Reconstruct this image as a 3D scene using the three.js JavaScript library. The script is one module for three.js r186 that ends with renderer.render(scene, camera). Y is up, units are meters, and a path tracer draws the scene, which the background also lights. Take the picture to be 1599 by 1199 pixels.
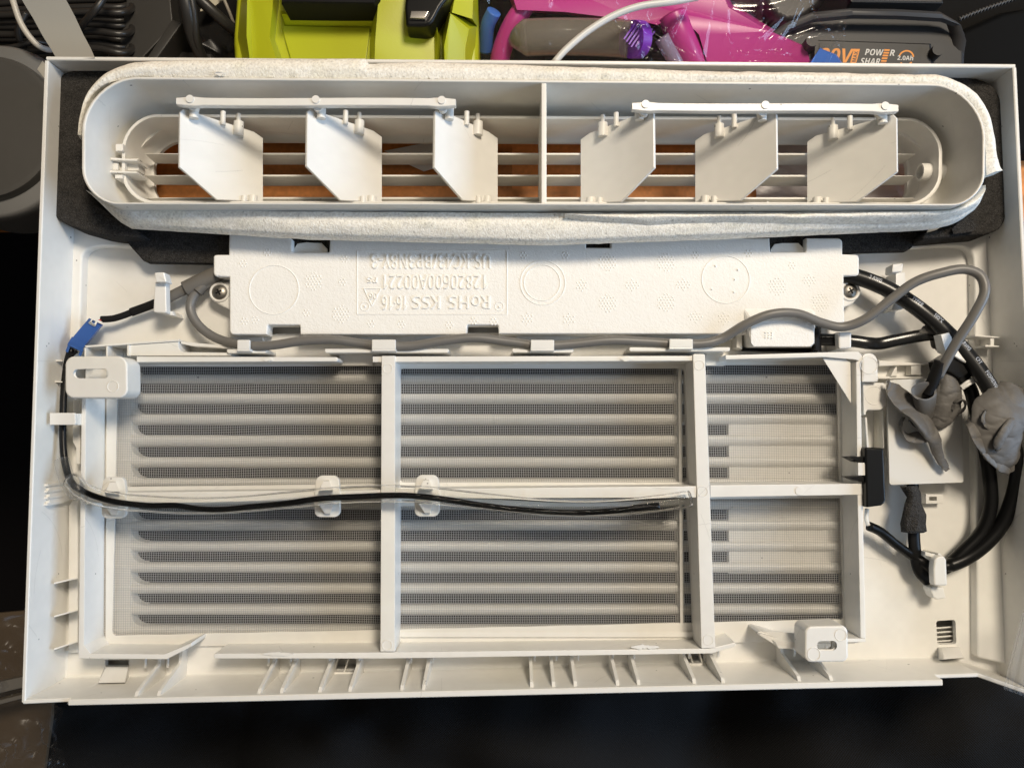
import * as THREE from 'three';
import { mergeGeometries, mergeVertices } from 'three/addons/utils/BufferGeometryUtils.js';
import { RectAreaLightUniformsLib } from 'three/addons/lights/RectAreaLightUniformsLib.js';
import { FontLoader } from 'three/addons/loaders/FontLoader.js';
import { TextGeometry } from 'three/addons/geometries/TextGeometry.js';

// ---------------------------------------------------------------- camera, light, exposure
const FOCAL = 1208, TILT = 3.4 * Math.PI / 180, EYE = 406;            // focal length in photo pixels, tilt, height above the panel's inner face in mm
const CT = Math.cos(TILT), ST = Math.sin(TILT);
const scene = new THREE.Scene();
const camera = new THREE.PerspectiveCamera(2 * Math.atan(599.5 / FOCAL) * 180 / Math.PI, 1024 / 767, 0.02, 20);
camera.position.set(0, EYE / 1000, 0);
camera.up.set(0, ST, -CT);
camera.lookAt(0, EYE / 1000 - CT, -ST);
const renderer = new THREE.WebGLRenderer({ antialias: true });
renderer.setSize(1024, 767);
renderer.toneMapping = THREE.LinearToneMapping;
renderer.toneMappingExposure = 1.06;
renderer.shadowMap.enabled = true;
RectAreaLightUniformsLib.init();
scene.background = new THREE.Color().setRGB(0.05, 0.044, 0.038);
function areaLight(rgb, intensity, w, h, at, towards) {
  const l = new THREE.RectAreaLight(new THREE.Color().setRGB(...rgb), intensity, w, h);
  l.position.set(...at); l.lookAt(...towards); scene.add(l); return l;
}
areaLight([1, 0.872, 0.7], 57, 0.34, 0.34, [0.42, 1.36, -0.68], [0, 0, 0]).name = 'lamp_light';             // warm lamp above, a little beyond and to the right
areaLight([0.5, 0.71, 1], 7, 1.3, 0.9, [1.75, 0.72, 0.25], [0, 0, 0]).name = 'window_light';          // cool daylight from a window on the right
areaLight([1, 0.9, 0.78], 0.22, 3.2, 3.2, [0, 2.3, 0.3], [0, 0, 0]).name = 'ceiling_light';              // lamp light returned by the ceiling

// ---------------------------------------------------------------- helpers
function rng(seed) { let a = seed >>> 0; return () => { a = (a + 0x6D2B79F5) | 0; let t = Math.imul(a ^ (a >>> 15), 1 | a); t = (t + Math.imul(t ^ (t >>> 7), 61 | t)) ^ t; return ((t ^ (t >>> 14)) >>> 0) / 4294967296; }; }
const R = rng(7);
const used = {};
function numbered(n) { used[n] = (used[n] ?? -1) + 1; return used[n] ? n + '_' + String(used[n]).padStart(3, '0') : n; }
// where the sight line of a measured photo point meets the level h (mm above the panel's inner face)
function V(px, py, h = 0) {
  const a = px - 800, b = py - 600, s = (h - EYE) / (-FOCAL * CT - b * ST) / 1000;
  return new THREE.Vector3(a * s, h / 1000, (-FOCAL * ST + b * CT) * s);
}
const onPlane = (px, py, [p, n]) => {                                   // ... or a tilted plane (point, normal)
  const e = camera.position, d = V(px, py, 0).sub(e);
  return e.clone().addScaledVector(d, p.clone().sub(e).dot(n) / d.dot(n));
};
const planeOf = (a, b, c) => [a, b.clone().sub(a).cross(c.clone().sub(a)).normalize()];
function round(pts, r = 0, n = 5) {                                      // rounds the corners of an outline; a third entry is that corner's own radius
  const out = [], m = pts.length;
  pts.forEach((p, i) => {
    const q = p[2] ?? r; if (!q) return out.push([p[0], p[1]]);
    const a = pts[(i + m - 1) % m], b = pts[(i + 1) % m], la = Math.hypot(a[0] - p[0], a[1] - p[1]), lb = Math.hypot(b[0] - p[0], b[1] - p[1]), k = Math.min(q, la * 0.49, lb * 0.49);
    const A = [p[0] + (a[0] - p[0]) / la * k, p[1] + (a[1] - p[1]) / la * k], B = [p[0] + (b[0] - p[0]) / lb * k, p[1] + (b[1] - p[1]) / lb * k];
    for (let j = 0; j <= n; j++) { const t = j / n, u = 1 - t, w = 0.62; const den = u * u + 2 * w * u * t + t * t;
      out.push([(u * u * A[0] + 2 * w * u * t * p[0] + t * t * B[0]) / den, (u * u * A[1] + 2 * w * u * t * p[1] + t * t * B[1]) / den]); }
  });
  return out;
}
const rect = (x0, y0, x1, y1) => [[x0, y0], [x1, y0], [x1, y1], [x0, y1]];
function creased(g, angle) {                                              // smooth normals, except across edges sharper than the angle; points meet to a micrometre
  const p = g.attributes.position.array, F = p.length / 9, N = new Float64Array(F * 3), L = new Float64Array(F), id = new Int32Array(F * 3), at = new Map(), lists = [], cos = Math.cos(angle), out = new Float32Array(p.length);
  for (let f = 0; f < F; f++) {
    const o = f * 9, ax = p[o + 3] - p[o], ay = p[o + 4] - p[o + 1], az = p[o + 5] - p[o + 2], bx = p[o + 6] - p[o], by = p[o + 7] - p[o + 1], bz = p[o + 8] - p[o + 2];
    N[f * 3] = ay * bz - az * by; N[f * 3 + 1] = az * bx - ax * bz; N[f * 3 + 2] = ax * by - ay * bx; L[f] = Math.hypot(N[f * 3], N[f * 3 + 1], N[f * 3 + 2]) || 1e-30;
    for (let k = 0; k < 3; k++) { const q = o + k * 3, key = Math.round(p[q] * 1e6) + ',' + Math.round(p[q + 1] * 1e6) + ',' + Math.round(p[q + 2] * 1e6); let n = at.get(key); if (n === undefined) { n = lists.length; lists.push([]); at.set(key, n); } lists[n].push(f); id[f * 3 + k] = n; }
  }
  for (let f = 0; f < F; f++) for (let k = 0; k < 3; k++) {
    let x = 0, y = 0, z = 0; for (const e of lists[id[f * 3 + k]]) if ((N[f * 3] * N[e * 3] + N[f * 3 + 1] * N[e * 3 + 1] + N[f * 3 + 2] * N[e * 3 + 2]) >= cos * L[f] * L[e]) { x += N[e * 3]; y += N[e * 3 + 1]; z += N[e * 3 + 2]; }
    const l = Math.hypot(x, y, z) || 1, o = f * 9 + k * 3; out[o] = x / l; out[o + 1] = y / l; out[o + 2] = z / l;
  }
  g.setAttribute('normal', new THREE.BufferAttribute(out, 3));
}
function finish(g, crease = 0.6) {                                       // creased normals and uv in metres
  g = g.index ? g.toNonIndexed() : g; g.deleteAttribute('uv'); g.deleteAttribute('normal');
  creased(g, crease);
  const p = g.attributes.position, uv = new Float32Array(p.count * 2), a = new THREE.Vector3(), b = new THREE.Vector3(), c = new THREE.Vector3();
  for (let i = 0; i < p.count; i += 3) {
    a.fromBufferAttribute(p, i); b.fromBufferAttribute(p, i + 1); c.fromBufferAttribute(p, i + 2);
    const n = b.clone().sub(a).cross(c.clone().sub(a)), x = Math.abs(n.x), y = Math.abs(n.y), z = Math.abs(n.z);
    [a, b, c].forEach((v, k) => { const [s, t] = y >= x && y >= z ? [v.x, v.z] : x >= z ? [v.z, v.y] : [v.x, v.y]; uv[(i + k) * 2] = s; uv[(i + k) * 2 + 1] = t; });
  }
  g.setAttribute('uv', new THREE.BufferAttribute(uv, 2)); return g;
}
// a solid standing upright between two levels; its outline is measured at level 'at'
function prism(pts, top, bot, o = {}) {
  const at = o.at ?? top, path = (P, S) => { P.forEach(([x, y], i) => { const v = V(x, y, at); i ? S.lineTo(v.x, -v.z) : S.moveTo(v.x, -v.z); }); return S; };
  const s = path(round(pts, o.r ?? 0), new THREE.Shape());
  for (const h of o.holes ?? []) s.holes.push(path(round(h.pts ?? h, h.r ?? 0), new THREE.Path()));
  const b = (o.bevel ?? 0.35) / 1000, d = (top - bot) / 1000;
  const g = new THREE.ExtrudeGeometry(s, { depth: b ? Math.max(1e-5, d - 2 * b) : d, bevelEnabled: !!b, bevelSize: b, bevelOffset: -b, bevelThickness: b, bevelSegments: o.seg ?? 2, steps: 1 });
  g.rotateX(-Math.PI / 2); g.translate(0, bot / 1000 + b, 0);
  return finish(g, o.crease ?? 0.6);
}
// closed loops of points joined one after another; ends capped, or joined to each other
function loft(loops, { close = false, cap = true, crease = 0.6 } = {}) {
  const n = loops[0].length, pos = [], idx = [], L = loops.length;
  loops.forEach(l => l.forEach(v => pos.push(v.x, v.y, v.z)));
  for (let i = 0; i < (close ? L : L - 1); i++) for (let j = 0; j < n; j++) {
    const a = i * n + j, b = i * n + (j + 1) % n, c = ((i + 1) % L) * n + j, d = ((i + 1) % L) * n + (j + 1) % n; idx.push(a, b, d, a, d, c);
  }
  if (cap && !close) [0, L - 1].forEach((k, e) => {
    const l = loops[k], N = new THREE.Vector3(); l.forEach((v, j) => N.add(v.clone().cross(l[(j + 1) % n]))); N.normalize();
    const X = new THREE.Vector3(Math.abs(N.x) < 0.8 ? 1 : 0, Math.abs(N.x) < 0.8 ? 0 : 1, 0).cross(N).normalize(), Y = N.clone().cross(X);
    for (const [a, b, c] of THREE.ShapeUtils.triangulateShape(l.map(v => new THREE.Vector2(v.dot(X) * 1000, v.dot(Y) * 1000)), [])) e ? idx.push(k * n + a, k * n + b, k * n + c) : idx.push(k * n + b, k * n + a, k * n + c);
  });
  const g = new THREE.BufferGeometry(); g.setAttribute('position', new THREE.Float32BufferAttribute(pos, 3)); g.setIndex(idx);
  return finish(outward(g), crease);
}
function outward(g) {                                                    // turns a closed solid's faces outward
  const p = g.attributes.position, x = g.index.array; let v = 0; const a = new THREE.Vector3(), b = new THREE.Vector3(), c = new THREE.Vector3();
  for (let i = 0; i < x.length; i += 3) { a.fromBufferAttribute(p, x[i]); b.fromBufferAttribute(p, x[i + 1]); c.fromBufferAttribute(p, x[i + 2]); v += a.dot(b.cross(c)); }
  if (v < 0) for (let i = 0; i < x.length; i += 3) { const t = x[i]; x[i] = x[i + 1]; x[i + 1] = t; }
  return g;
}
const P3 = l => l.map(([x, y, h]) => V(x, y, h));
const solid = (top, bot) => loft([P3(top), P3(bot)]);                    // two outlines with their own levels
// a flat plate whose outline lies on a tilted plane, t mm thick, away from the eye
function plate(pts, plane, t, bevel = 0.25) {
  const n = plane[1].clone(); if (n.dot(camera.position.clone().sub(plane[0])) < 0) n.negate();
  const out = pts.map(([x, y]) => onPlane(x, y, plane)), c = out.reduce((s, v) => s.add(v), new THREE.Vector3()).multiplyScalar(1 / out.length);
  const inset = out.map(v => v.clone().addScaledVector(c.clone().sub(v).normalize(), bevel / 1000));
  return loft([inset, out.map(v => v.clone().addScaledVector(n, -bevel / 1000)), out.map(v => v.clone().addScaledVector(n, -(t - bevel) / 1000)), inset.map(v => v.clone().addScaledVector(n, -t / 1000))]);
}
// a cable through measured points [px, py, level], radius in mm; 'flat' squeezes it
function curveOf(pts) { return new THREE.CatmullRomCurve3(P3(pts), false, 'centripetal'); }
function cable(pts, r, o = {}) {
  const c = curveOf(pts), N = o.n ?? Math.max(12, pts.length * 8), K = o.k ?? 12, loops = [], up = new THREE.Vector3(0, 1, 0), len = c.getLength(), pos = [], uv = [], idx = [];
  for (let i = 0; i <= N; i++) {
    const p = c.getPointAt(i / N), t = c.getTangentAt(i / N), s = t.clone().cross(up).normalize(), u = s.clone().cross(t).normalize(), q = (typeof r === 'function' ? r(i / N) : r) / 1000;
    const w = o.wide?.(i / N) ?? o.flat ?? 1;
    for (let j = 0; j <= K; j++) { const a = j / K * 2 * Math.PI, v = p.clone().addScaledVector(s, Math.cos(a) * q * w).addScaledVector(u, Math.sin(a) * q / Math.sqrt(w)); pos.push(v.x, v.y, v.z); uv.push(i / N * len, j / K * 2 * Math.PI * (o.uvr ?? q)); }
  }
  for (let i = 0; i < N; i++) for (let j = 0; j < K; j++) { const a = i * (K + 1) + j, b = a + K + 1; idx.push(a, a + 1, b, b, a + 1, b + 1); }
  for (const i of [0, N]) { const p = c.getPointAt(i / N), at = pos.length / 3; pos.push(p.x, p.y, p.z); uv.push(0, 0); for (let j = 0; j < K; j++) { const a = i * (K + 1) + j; i ? idx.push(a, a + 1, at) : idx.push(a + 1, a, at); } }
  const g = new THREE.BufferGeometry(); g.setAttribute('position', new THREE.Float32BufferAttribute(pos, 3)); g.setAttribute('uv', new THREE.Float32BufferAttribute(uv, 2)); g.setIndex(idx); outward(g); g.computeVertexNormals();
  { const n = g.attributes.normal; for (let i = 0; i <= N; i++) { const a = i * (K + 1), b = a + K, s = new THREE.Vector3(n.getX(a) + n.getX(b), n.getY(a) + n.getY(b), n.getZ(a) + n.getZ(b)).normalize(); n.setXYZ(a, s.x, s.y, s.z); n.setXYZ(b, s.x, s.y, s.z); } }
  return g.toNonIndexed();
}
function thing(name, label, category, group) {
  const o = new THREE.Group(); o.name = numbered(name); o.userData = { label, category }; if (group) o.userData.group = group; scene.add(o); return o;
}
const inParent = new Map();
function part(parent, name, geos, mat, extra) {
  geos = Array.isArray(geos) ? geos.flat() : [geos];
  const m = new THREE.Mesh(geos.length > 1 ? mergeGeometries(geos) : geos[0], mat); m.castShadow = m.receiveShadow = true;
  let k = inParent.get(parent) ?? {}; inParent.set(parent, k); k[name] = (k[name] ?? -1) + 1;
  m.name = k[name] ? name + '_' + String(k[name]).padStart(3, '0') : name;
  if (extra) Object.assign(m.userData, extra); parent.add(m); return m;
}
function single(name, geos, mat, label, category, group) {
  geos = Array.isArray(geos) ? geos.flat() : [geos];
  const m = new THREE.Mesh(geos.length > 1 ? mergeGeometries(geos) : geos[0], mat); m.castShadow = m.receiveShadow = true; m.name = numbered(name);
  m.userData = { label, category }; if (group) m.userData.group = group; scene.add(m); return m;
}
function structure(name, geo, mat) { const m = new THREE.Mesh(geo, mat); m.name = numbered(name); m.userData = { kind: 'structure' }; m.castShadow = m.receiveShadow = true; scene.add(m); return m; }
function wobble(g, amount, scale, seed = 0, crease = 0.9) {                            // uneven surface: pushes points along smooth noise, in mm
  const p = g.attributes.position;
  for (let i = 0; i < p.count; i++) { const x = p.getX(i) * scale, y = p.getY(i) * scale, z = p.getZ(i) * scale;
    p.setXYZ(i, p.getX(i) + amount / 1000 * noise3(x, y, z, seed), p.getY(i) + amount / 1000 * noise3(x, y, z, seed + 11), p.getZ(i) + amount / 1000 * noise3(x, y, z, seed + 23)); }
  return finish(g, crease);
}
function hash3(x, y, z, s) { let h = Math.imul(x, 374761393) ^ Math.imul(y, 668265263) ^ Math.imul(z, 2147483647 - 91) ^ Math.imul(s + 1, 1274126177); h = Math.imul(h ^ (h >>> 13), 1274126177); return ((h ^ (h >>> 16)) >>> 0) / 2147483648 - 1; }
function noise3(x, y, z, s = 0) {
  const X = Math.floor(x), Y = Math.floor(y), Z = Math.floor(z), f = t => t * t * (3 - 2 * t), u = f(x - X), v = f(y - Y), w = f(z - Z), l = (a, b, t) => a + (b - a) * t;
  return l(l(l(hash3(X, Y, Z, s), hash3(X + 1, Y, Z, s), u), l(hash3(X, Y + 1, Z, s), hash3(X + 1, Y + 1, Z, s), u), v), l(l(hash3(X, Y, Z + 1, s), hash3(X + 1, Y, Z + 1, s), u), l(hash3(X, Y + 1, Z + 1, s), hash3(X + 1, Y + 1, Z + 1, s), u), v), w);
}

// ---------------------------------------------------------------- textures and materials
function tileNoise(n, cells, seed) {                                     // seamless value noise, n x n, -1..1
  const r = rng(seed), g = Float32Array.from({ length: cells * cells }, () => r() * 2 - 1), out = new Float32Array(n * n), f = t => t * t * (3 - 2 * t);
  for (let y = 0; y < n; y++) for (let x = 0; x < n; x++) { const a = x / n * cells, b = y / n * cells, X = Math.floor(a), Y = Math.floor(b), u = f(a - X), v = f(b - Y), q = (i, j) => g[(j % cells) * cells + i % cells];
    out[y * n + x] = (q(X, Y) * (1 - u) + q(X + 1, Y) * u) * (1 - v) + (q(X, Y + 1) * (1 - u) + q(X + 1, Y + 1) * u) * v; }
  return out;
}
function tex(n, metres, paint, color = false) {
  const d = new Uint8Array(n * n * 4);
  for (let y = 0; y < n; y++) for (let x = 0; x < n; x++) { const v = paint(x, y, y * n + x), i = (y * n + x) * 4, c = typeof v === 'number' ? [v, v, v] : v; for (let k = 0; k < 3; k++) d[i + k] = Math.max(0, Math.min(255, c[k] * 255)); d[i + 3] = 255; }
  const t = new THREE.DataTexture(d, n, n); t.wrapS = t.wrapT = THREE.RepeatWrapping; t.magFilter = THREE.LinearFilter; t.minFilter = THREE.LinearMipmapLinearFilter; t.generateMipmaps = true; t.repeat.set(1 / metres, 1 / metres); if (color) t.colorSpace = THREE.SRGBColorSpace; t.needsUpdate = true; return t;
}
const N512 = [tileNoise(512, 256, 1), tileNoise(512, 96, 2), tileNoise(512, 24, 3), tileNoise(512, 7, 4), tileNoise(512, 160, 5)];
const grainBump = tex(512, 0.06, (x, y, i) => 0.5 + 0.25 * N512[0][i] + 0.15 * N512[1][i]);
const epsBump = tex(512, 0.09, (x, y, i) => 0.55 + 0.18 * N512[0][i] + 0.14 * N512[1][i] + 0.3 * Math.min(0, N512[2][i] + 0.1) * Math.max(0, N512[4][i]) + 0.12 * N512[2][i]);
const foamBump = tex(512, 0.07, (x, y, i) => 0.5 + 0.35 * N512[0][i] + 0.3 * N512[4][i]);
const foamColor = tex(512, 0.15, (x, y, i) => { const s = Math.max(0, N512[3][i] * 0.6 + N512[2][i] * 0.5 - 0.25), g = 0.97 + 0.06 * N512[0][i] + 0.04 * N512[4][i] - 0.03 * s - (N512[4][i] < -0.85 ? 0.12 : 0); return [g, g * 0.99, g * (0.965 - 0.03 * s)]; }, true);
const darkFoamColor = tex(512, 0.05, (x, y, i) => { const g = 0.21 + 0.07 * N512[0][i] + 0.03 * N512[1][i] + 0.02 * N512[2][i]; return [g, g * 0.97, g * 0.94]; }, true);
const specks = (() => { const r = rng(91), s = new Float32Array(1024 * 1024); for (let k = 0; k < 22; k++) { const x = r() * 1024 | 0, y = r() * 1024 | 0, w = r() < 0.8 ? 1 : 2; for (let j = 0; j <= w; j++) for (let i = 0; i <= w; i++) s[((y + j) & 1023) * 1024 + ((x + i) & 1023)] = 0.35 + 0.3 * r(); } for (let k = 0; k < 46; k++) { let x = r() * 1024, y = r() * 1024, a = r() * 6.3; const n = 20 + r() * 90, c = 0.03 + 0.07 * r(), da = (r() - 0.5) * 0.02; for (let i = 0; i < n; i++) { x += Math.cos(a); y += Math.sin(a); a += da; s[(Math.floor(y) & 1023) * 1024 + (Math.floor(x) & 1023)] = c; } } return s; })();
const plasticColor = tex(1024, 0.3, (x, y, i) => { const j = (y >> 1) * 512 + (x >> 1), g = 0.985 - 0.02 * N512[2][j] * Math.max(0, N512[3][j]) - 0.008 * N512[1][j] - specks[i]; return [g, g * 0.998, g * (0.992 - 0.012 * Math.max(0, N512[3][j]))]; }, true);
const std = (rgb, o = {}) => new THREE.MeshPhysicalMaterial({ color: new THREE.Color().setRGB(...rgb), roughness: 0.5, ...o });
const M = {
  white: std([0.82, 0.81, 0.78], { roughness: 0.34, map: plasticColor, bumpMap: grainBump, bumpScale: 0.00002, specularIntensity: 0.9 }),
  satin: std([0.80, 0.785, 0.745], { roughness: 0.42, map: plasticColor, bumpMap: grainBump, bumpScale: 0.00002 }),
  mesh: std([0.46, 0.455, 0.445], { roughness: 0.5 }),
  eps: std([0.88, 0.868, 0.83], { roughness: 0.8, bumpMap: epsBump, bumpScale: 0.00022, specularIntensity: 0.4 }),
  whiteFoam: std([0.92, 0.91, 0.88], { roughness: 1, map: foamColor, bumpMap: foamBump, bumpScale: 0.0002, specularIntensity: 0.2 }),
  darkFoam: std([1, 1, 1], { roughness: 1, map: darkFoamColor, bumpMap: foamBump, bumpScale: 0.0004, specularIntensity: 0.15 }),
  grayCable: std([0.16, 0.152, 0.14], { roughness: 0.42 }),
  sleeve: std([0.13, 0.12, 0.105], { roughness: 0.55 }),
  black: std([0.005, 0.005, 0.005], { roughness: 0.34, specularIntensity: 0.5 }),
  blackMatte: std([0.008, 0.0075, 0.0075], { roughness: 0.7, specularIntensity: 0.4 }),
  blue: std([0.022, 0.085, 0.3], { roughness: 0.45 }),
  steel: std([0.3, 0.28, 0.25], { roughness: 0.42, metalness: 1 }),
  putty: std([0.118, 0.111, 0.102], { roughness: 0.6 }),
  clear: std([0.98, 0.98, 0.97], { roughness: 0.05, transmission: 1, thickness: 0.001, ior: 1.1 }),
  film: std([0.95, 0.95, 0.95], { roughness: 0.3, specularIntensity: 0.35, transmission: 1, thickness: 0, ior: 1.5, side: THREE.DoubleSide }),
};

// ---------------------------------------------------------------- the panel: shell, walls, duct, intake frame
const RIM = 33, FRAME = 19.5, DUCT = 45, FRONT = -4;                    // levels in mm above the shell's inner face
const panel = thing('air_conditioner_panel', 'large white plastic air conditioner front panel lying face down, its ribbed inside showing', 'panel');
const ductOut = [[127, 119, 85], [1541, 130, 85], [1540, 322, 52], [127, 320, 56]];
const ductIn = [[133, 124, 80], [1536, 135, 80], [1535, 318, 48], [133, 316, 52]];
const rimOut = [[71, 90, 6], [1587, 102, 6], [1634, 1112, 4], [34, 1112, 4]];
{ // shell floor with openings for the duct and the intake
  const outline = [[72, 92], [1586, 104], [1633, 1088], [36, 1100]];
  // openings are measured at level 0; the outline at the rim's level: bring the openings to the rim's level through the same upright lines
  const lift = (pts, from = 0) => pts.map(([x, y, r]) => { const v = V(x, y, from); v.y = RIM / 1000; const p = v.clone().sub(camera.position), f = p.y * -CT + p.z * -ST, d = p.y * -ST + p.z * CT; return [800 + FOCAL * p.x / f, 600 + FOCAL * d / f, r]; });
  part(panel, 'shell_floor', prism(outline, 0, -3, { at: RIM, bevel: 0, holes: [lift(ductIn, DUCT), lift(rect(168, 566, 1319, 1002)), lift([[1463, 970, 4], [1493, 968, 4], [1495, 1006, 4], [1465, 1007, 4]]), lift(rect(164, 1031, 201, 1041)), lift(rect(521, 1028, 556, 1054)), lift(rect(1066, 1012, 1099, 1040))] }), M.white);
  // side walls of the shell, each leaning out a little, with a rounded foot
  const wall = (a, b, hA, hB, out, n = 8, T = 1.9) => { // a -> b along the rim's inner edge, 'out' the direction outward
    const loops = [];
    for (let i = 0; i <= n; i++) { const t = i / n, p = V(a[0] + (b[0] - a[0]) * t, a[1] + (b[1] - a[1]) * t, RIM), H = (hA + (hB - hA) * t) / 1000, o = new THREE.Vector3(...out), q = (s, h) => p.clone().setY(h).addScaledVector(o, s / 1000);
      loops.push([q(-1.4, -0.0005), q(-0.5, 0.0004), q(-0.1, 0.0016), q(0, H - 0.0004), q(0.4, H), q(T - 0.4, H), q(T, H - 0.0004), q(T, -0.018), q(-1.4, -0.018)]); }
    return loft(loops);
  };
  part(panel, 'rim_wall', wall([75, 95], [39, 1097], RIM, RIM, [-1, 0, 0]), M.white);
  part(panel, 'rim_wall', wall([1583, 106], [1630, 1091], RIM, RIM, [1, 0, 0]), M.white);
  part(panel, 'rim_wall', wall([72, 94], [1587, 106], RIM, RIM, [0, 0, -1]), M.white);
  // near wall: tall between the two corners, low at both corners
  part(panel, 'rim_wall', wall([107, 1093], [1473, 1062], RIM, RIM, [0, 0, 1], 8, 2.8), M.white);
  part(panel, 'rim_wall', wall([36, 1093.6], [107, 1093], 33, 30.5, [0, 0, 1]), M.white); part(panel, 'rim_wall', wall([1466, 1062.6], [1546, 1061], 25, 24, [0, 0, 1]), M.white); part(panel, 'rim_wall', wall([1546, 1061], [1629, 1087], 24, 33, [0, 0, 1]), M.white);
}
{ // raised border of the shell floor round the two pockets
  part(panel, 'floor_border', prism([[80, 330], [380, 368], [380, 392], [150, 384, 26], [128, 392, 26], [124, 545], [112, 560], [62, 560], [64, 330]], 6, -1, { r: 4, bevel: 1.2, seg: 3 }), M.white);
  part(panel, 'floor_border', prism([[1330, 372], [1600, 330], [1637, 1052], [1528, 1028], [1523, 420], [1520, 386, 28], [1480, 384, 20], [1330, 396]], 6, -1, { r: 4, bevel: 1.2, seg: 3 }), M.white);
}
{ // duct: tapering outer wall, ledge, inner ring, front grille
  const N = 10, top = round(ductOut, 0, N), tin = round(ductIn, 0, N);
  const at = (pts, h) => pts.map(([x, y]) => V(x, y, h)), drop = (vs, h, k) => vs.map(v => new THREE.Vector3(v.x * k, h / 1000, v.z));
  const A = at(top, DUCT), B = at(tin, DUCT);
  const inward = (l, d) => { const c = l.reduce((s, v) => s.add(v), new THREE.Vector3()).multiplyScalar(1 / l.length); return l.map(v => { const q = v.clone().sub(c); const n = new THREE.Vector3(Math.sign(q.x) * Math.min(1, Math.abs(q.x) / 0.19), 0, Math.sign(q.z) * Math.min(1, Math.abs(q.z) / 0.025)); return v.clone().addScaledVector(n, -d / 1000); }); };
  const lev = (l, h) => l.map(v => v.clone().setY(h / 1000));
  part(panel, 'duct_wall', loft([lev(A, DUCT - 0.5), lev(inward(A, 0.4), DUCT), lev(inward(B, -0.4), DUCT), lev(B, DUCT - 0.5), lev(inward(B, 0.8), 24), lev(inward(B, 1.5), 14), lev(inward(B, 2.6), 10.5), lev(inward(B, 4.4), 9), lev(inward(B, 6.9), 8.5), lev(inward(B, 6.9), 6.5), lev(inward(A, 1), 6.5), lev(inward(A, 0.3), 24)], { close: true, crease: 0.9 }), M.satin);
  const ring = [[190, 178, 55], [1474, 184, 55], [1472, 322, 50], [189, 319, 50]], ringIn = [[195.5, 183, 50], [1468, 189, 50], [1466, 316.5, 46], [194.5, 313.5, 46]], RT = 22;
  const C = at(round(ring, 0, N), RT), D = at(round(ringIn, 0, N), RT);
  part(panel, 'duct_ring', loft([lev(C, RT - 0.3), lev(inward(C, 0.3), RT), lev(inward(D, -0.3), RT), lev(D, RT - 0.3), lev(inward(D, 0.5), 4), lev(inward(D, 1.2), FRONT + 2), lev(inward(D, 3), FRONT + 0.6), lev(inward(D, 3), FRONT - 2), lev(C, FRONT - 2)], { close: true, crease: 0.9 }), M.satin);
  part(panel, 'front_grille', prism([[196, 192], [1468, 197], [1464, 348], [196, 346]], FRONT + 0.5, FRONT - 2.4, { bevel: 0.4, holes: [{ pts: [[231, 215, 30], [1418, 220, 30], [1420, 338, 30], [229, 336, 30]] }] }), M.satin);
  part(panel, 'duct_wall', prism([[846, 127, 0], [854, 127, 0], [854, 321, 0], [846, 321, 0]], DUCT - 0.6, FRONT + 1, { bevel: 0.3 }), M.satin);   // middle partition
  for (const [y0, y1] of [[240.5, 241], [274.5, 275], [309.5, 310]]) {     // three front louvres, pointed at both ends
    const T = [], B = [], n = 24;
    for (let i = 0; i <= n; i++) { const t = i / n, w = 0.25 + 2.3 * Math.min(1, Math.min(t, 1 - t) * 9), x = 226 + 1204 * t, y = y0 + (y1 - y0) * t; T.push([x, y, w]); }
    const up = T.map(([x, y, w]) => { const v = V(x, y, 9); return { v, w: w / 2 * 0.00034 }; });
    const loop = (h, k, dz) => [...up.map(({ v, w }) => new THREE.Vector3(v.x, h / 1000, v.z - w * k + dz)), ...up.slice().reverse().map(({ v, w }) => new THREE.Vector3(v.x, h / 1000, v.z + w * k + dz))];
    part(panel, 'louvre', loft([loop(9, 1, 0), loop(FRONT + 0.6, 1.6, 0.0008)]), M.satin);
  }
  for (const x of [470, 673, 1007, 1198]) part(panel, 'louvre_post', prism(rect(x, 311, x + 4, 330), 7, FRONT, { bevel: 0.2 }), M.satin);
  // pivot holder at the left end of the ring, pivot socket at the right end
  const g = [prism(rect(180, 225, 192, 236), 24, 9), prism(rect(179, 273, 191, 279), 24, 9), prism([[172, 246], [214, 249], [214, 252], [172, 250]], 24, 12), prism([[171, 266], [214, 268], [214, 271], [171, 270]], 24, 12), prism([[182, 251], [216, 252], [216, 267], [182, 267]], 19, 12), prism([[176, 254], [184, 254], [184, 266], [176, 266]], 21.5, 12)];
  const tube = (px, py, h, r0, r1, len, dir) => { const q = new THREE.LatheGeometry([[r1, 0], [r0, 0], [r0, len], [r1, len], [r1, 0]].map(([a, b]) => new THREE.Vector2(a / 1000, b / 1000)), 28); q.rotateZ(-Math.PI / 2 * dir); q.rotateY(0.0); const v = V(px, py, h); q.translate(v.x, v.y, v.z); return finish(q, 0.6); };
  g.push(tube(208, 262, 14, 4.6, 3.6, 4, 1));
  part(panel, 'pivot_holder', g, M.satin);
  part(panel, 'pivot_socket', [tube(1437, 269, 13, 4.4, 3.3, 14, 1)], M.satin);
}
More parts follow.
